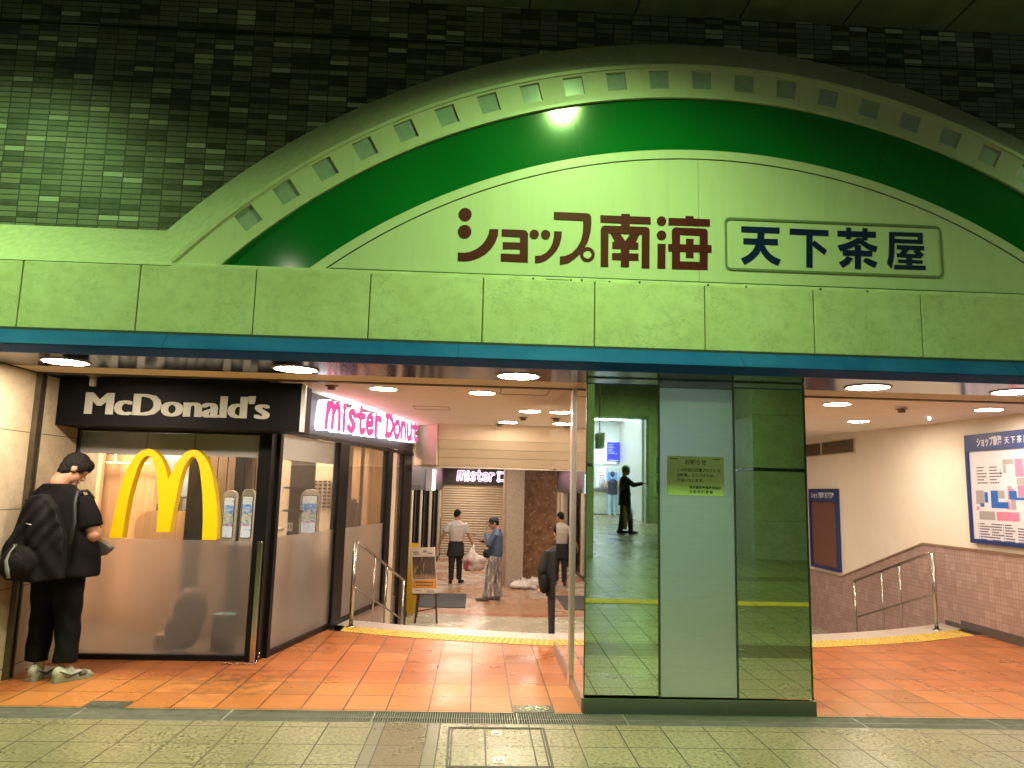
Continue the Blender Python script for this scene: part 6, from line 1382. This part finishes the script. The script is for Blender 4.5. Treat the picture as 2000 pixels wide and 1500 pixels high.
for i, (y, lb) in enumerate(((-13.9, 'bright tube light strip nearest the station opening'), (-15.6, 'bright tube light strip deep in the ticket hall'))):
    tl = thing('tube_light', (4, y, 4.18), lb, 'tube light', 'tube lights of the ticket hall')
    MB().box(-1.5, 10.5, y-.09, y+.09, 4.14, 4.17).build('tube', emis('tube_lit', COOL, 60), tl); MB().box(-1.6, 10.6, y-.14, y+.14, 4.172, 4.199).build('tray', whw, tl)
fb = thing('fare_board', (4.4, -16.9, 2.6), 'white fare and route map board above the ticket counter', 'fare board')
MB().box(2.2, 5.22, -17.04, -16.98, 2.62, 3.45).build('board', emis('board_white', (.80, .90, .92), 1.0), fb)
mb = MB(); random.seed(9)
for k in range(9):
    x = 2.4
    while x < 5.0: ww = random.uniform(.05, .16); mb.box(x, x+ww, -16.978, -16.975, 2.72+.075*k, 2.74+.075*k); x += ww+random.uniform(.05, .3)
mb.box(2.5, 5.05, -16.9785, -16.9755, 2.98, 2.992)
mb.build('route_lines', M('board_ink', (.08, .12, .16), .5), fb)
bp = thing('blue_poster', (5.5, -16.9, 2.7), 'deep blue poster with white print right of the fare board', 'poster')
MB().box(4.86, 5.345, -16.975, -16.94, 2.70, 3.43).build('sheet', emis('poster_blue', (.03, .03, .42), .9), bp)
mb = MB(); random.seed(4)
for k in range(7):
    L0 = random.uniform(.15, .38); mb.box(4.90, 4.90+L0, -16.9395, -16.937, 3.32-.055*k, 3.335-.055*k)
mb.box(4.90, 5.3, -16.9395, -16.937, 2.73, 2.76); mb.build('print', M('poster_print', (.75, .78, .85), .5), bp)
ct = thing('ticket_counter', (4.3, -16.5, .76), 'pale ticket counter with machines under the fare board', 'counter')
MB().box(1.5, 5.3, -16.9, -16.5, .74, 1.62).build('front', M('counter_beige', (.55, .55, .50), .4), ct); MB().box(1.5, 5.32, -16.95, -16.42, 1.625, 1.68).build('top', M('counter_steel', (.3, .3, .3), .3, metal=.6), ct)
mb = MB(); mb.box(1.5, 5.3, -16.92, -16.47, .70, .76); mb.build('kick_plate', M('kick_dark', (.05, .05, .05), .5), ct)
def paper_sheet(x0, x1, z0, z1, y, label, col, lines_=True):
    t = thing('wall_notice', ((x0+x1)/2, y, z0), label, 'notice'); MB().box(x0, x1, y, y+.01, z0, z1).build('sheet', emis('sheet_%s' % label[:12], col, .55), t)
    if lines_:
        mb = MB(); 
        for k in range(5): mb.box(x0+.05, x1-.05-random.random()*.1, y+.0105, y+.012, z1-.12-.1*k, z1-.10-.1*k)
        mb.build('print', M('notice_red_ink', (.30, .06, .05), .5), t)
paper_sheet(4.47, 4.83, 1.75, 2.48, -16.98, 'white sheet notice with red print over the counter', (.78, .80, .82))
paper_sheet(4.90, 5.25, 1.9, 2.3, -16.98, 'blue ticket screen over the counter', (.05, .25, .75), False)
t = thing('hanging_sign', (2.28, -3.2, 2.36), 'grey green sign box hanging from a thin rod in the mirror', 'hanging sign')
MB().box(2.215, 2.345, -3.10, -2.75, 2.36, 2.645).build('box', M('hang_grey', (.20, .24, .18), .5), t); MB().tube([(2.28, -2.95, 2.645), (2.28, -2.95, 5.40)], .011, 8).build('rod', M('hang_rod', (.15, .16, .14), .4), t)
t = thing('wall_poster', (6.3, YW, 1.6), 'green lit poster panel on the station wall beside the opening', 'poster')
MB().box(5.66, 6.35, YW+.004, YW+.03, 1.45, 2.75).build('sheet', M('wall_poster_grey', (.42, .46, .40), .4, var=.3, scale=3), t)
MB().box(5.75, 6.3, YW+.0305, YW+.034, 2.2, 2.68).box(5.75, 6.3, YW+.0305, YW+.034, 1.55, 1.95).build('pictures', M('wall_poster_dark', (.10, .14, .09), .4, var=.5, scale=5), t)
yl = M('tactile_yellow', (.62, .43, .07), .5)
t = thing('guide_strip', (3, .85, .12), 'yellow tactile guide strip across the passage floor in the mirrors', 'tactile strip')
mb = MB(); mb.prism([(-8, .78, fz(.78)+.004), (12, .78, fz(.78)+.004), (12, 1.06, fz(1.06)+.004), (-8, 1.06, fz(1.06)+.004)], (0, 0, .004))
for k in range(4): y = .82+.06*k; mb.prism([(-8, y, fz(y)+.007), (12, y, fz(y)+.007), (12, y+.022, fz(y+.022)+.007), (-8, y+.022, fz(y+.022)+.007)], (0, 0, .006))
mb.build('strip', yl, t)

# ---- man in a dark suit reflected in the left mirror
P = Person((3.95, -8.94, fz(-8.94)), R(-90), 'grey haired man in dark suit walking with arm stretched out, seen in the left mirror', H=1.80)
c = Vector((0, .03, 1.585)); b = MB(); b, rot, f, r, u = head_parts(b, c, (-.25, 1, -.12), (0, 0, 1)); b.tube([(0, -.02, 1.40), (0, .0, 1.53)], [.06, .052], 12)
b.loft([(0, 0, .8, .13, .09), (0, 0, 1.2, .15, .1), (0, 0, 1.38, .12, .08)])
LE, LW, RE, RW = (-.22, .18, 1.22), (-.17, .43, 1.27), (.25, .0, 1.10), (.22, .10, .87)
for s0, E, Wr in (((.19, 0, 1.36), RE, RW), ((-.19, 0, 1.36), LE, LW)): b.tube([s0, E], [.05, .042], 12); b.tube([E, Wr], [.042, .028], 12)
hand(b, LW, (.1, 1, .1), (0, -.1, 1), (1, 0, 0), 1, .35); hand(b, RW, (0, .2, -1), (1, 0, 0), (0, 1, 0), 1, .6)
for sx in (-1, 1): b.tube([(.09*sx, 0, .85), (.09*sx, 0, .1)], [.07, .04], 12)
P.rm(b, 'body', skin, .009, 3); face_bits(P, c, f, r, u); P.rm(hair_cap(c, rot, f, u, 1.06), 'hair', M('hair_grey', (.16, .16, .13), .6, var=.3, scale=50), .008, 3)
suit = M('suit_black', (.013, .014, .016), .75, var=.2, scale=8, bump=.3, bscale=10)
b = MB(); b.loft([(0, 0, .70, .22, .165), (0, 0, .90, .205, .15), (0, 0, 1.1, .20, .14), (0, -.01, 1.28, .215, .135), (0, -.02, 1.37, .18, .11), (0, -.01, 1.44, .08, .075)], 22)
for s0, E, Wr in (((.185, 0, 1.355), RE, RW), ((-.185, 0, 1.355), LE, LW)): E, Wr = Vector(E), Vector(Wr); b.tube([s0, E], [.075, .062], 12); b.tube([E, E+(Wr-E)*.95], [.062, .046], 12); b.ball(E, .062, .062, .062)
P.rm(b, 'jacket', suit, .010, 4)
b = MB()
for sx, fy in ((-1, .14), (1, -.10)): b.tube([(.08*sx, 0, .85), (.085*sx, fy*.6+.03, .48), (.085*sx, fy, .07)], [.10, .078, .062], 14)
P.rm(b, 'trousers', suit, .010, 3)
for sx, fy in ((-1, .14), (1, -.10)): P.rm(shoe(MB(), (.085*sx, fy-.07, 0), (0, 1), 1.08), 'shoe', suit, .008, 3)
mb = MB(); mb.loft([(0, -.012, 1.40, .062, .058), (0, -.012, 1.465, .058, .054)], 16); P.add(mb, 'collar', M('collar_white', (.6, .6, .58), .6))
sb_ = thing('messenger_bag', tuple(P.Mx @ Vector((-.2, -.05, .8))), 'dark shoulder bag of the man in the suit', 'bag')
b = MB(); b.ball((-.235, -.03, .98), .05, .15, .11, 14, 9); remesh(P.W(b), 'body', bagm, sb_, .009, 4); mb = MB(); mb.tube([(-.24, -.12, 1.05), (-.215, -.05, 1.25), (-.12, -.02, 1.45), (.05, .02, 1.44)], .012, 6); P.W(mb).build('strap', M('strap_tan', (.10, .09, .07), .6), sb_)
# ---- customer at the counter, further back
P = Person((4.92, -16.1, .70), R(180), 'woman in dark top and pale jeans standing at the ticket counter in the mirror', H=1.62)
c = Vector((0, .02, 1.57)); b = MB(); b, rot, f, r, u = head_parts(b, c, (0, 1, -.2), (0, 0, 1)); b.tube([(0, -.02, 1.40), (0, .0, 1.53)], [.055, .05], 12); b.loft([(0, 0, .8, .13, .09), (0, 0, 1.2, .14, .1), (0, 0, 1.38, .12, .08)])
for sx in (-1, 1):
    b.tube([(.18*sx, 0, 1.36), (.25*sx, .02, 1.10)], [.045, .04], 12); b.tube([(.25*sx, .02, 1.10), (.17*sx, .22, 1.05)], [.04, .028], 12); hand(b, (.17*sx, .22, 1.05), (-.2*sx, 1, 0), (0, 0, 1), (-1*sx, 0, 0), .95, .5); b.tube([(.09*sx, 0, .85), (.09*sx, 0, .08)], [.07, .04], 12)
P.rm(b, 'body', skin2, .010, 3); face_bits(P, c, f, r, u); P.rm(hair_cap(c, rot, f, u, 1.08), 'hair', M('hair_brown', (.05, .025, .015), .6), .009, 3)
b = MB(); b.loft([(0, 0, .82, .19, .14), (0, 0, 1.1, .18, .13), (0, -.01, 1.3, .2, .12), (0, -.02, 1.40, .12, .08)], 20)
P.rm(b, 'top', M('top_navy', (.02, .024, .05), .7), .011, 4)
b = MB()
for sx in (-1, 1): b.tube([(.085*sx, 0, .86), (.09*sx, 0, .5), (.10*sx, 0, .06)], [.105, .085, .085], 14)
P.rm(b, 'jeans', M('jeans_pale', (.30, .42, .55), .8, var=.12), .011, 3)
for sx in (-1, 1): P.rm(shoe(MB(), (.10*sx, -.08, 0), (0, 1)), 'shoe', M('shoe_pale', (.5, .5, .48), .5), .009, 3)
t = thing('carrier_bag', (4.75, -16.45, 1.68), 'pale plastic carrier bag standing on the ticket counter', 'bag')
b = MB(); b.ball((4.62, -16.6, 1.88), .14, .09, .19, 14, 9); remesh(b, 'body', M('carrier_lilac', (.6, .52, .62), .4), t, .012, 3)
mb = MB(); mb.tube([(4.55, -16.6, 2.0), (4.56, -16.6, 2.2), (4.6, -16.6, 2.06)], .012, 6); mb.tube([(4.66, -16.6, 2.0), (4.69, -16.6, 2.2), (4.72, -16.6, 2.05)], .012, 6); mb.build('handles', M('carrier_lilac', (.6, .52, .62), .4), t)
bpy.context.view_layer.update()
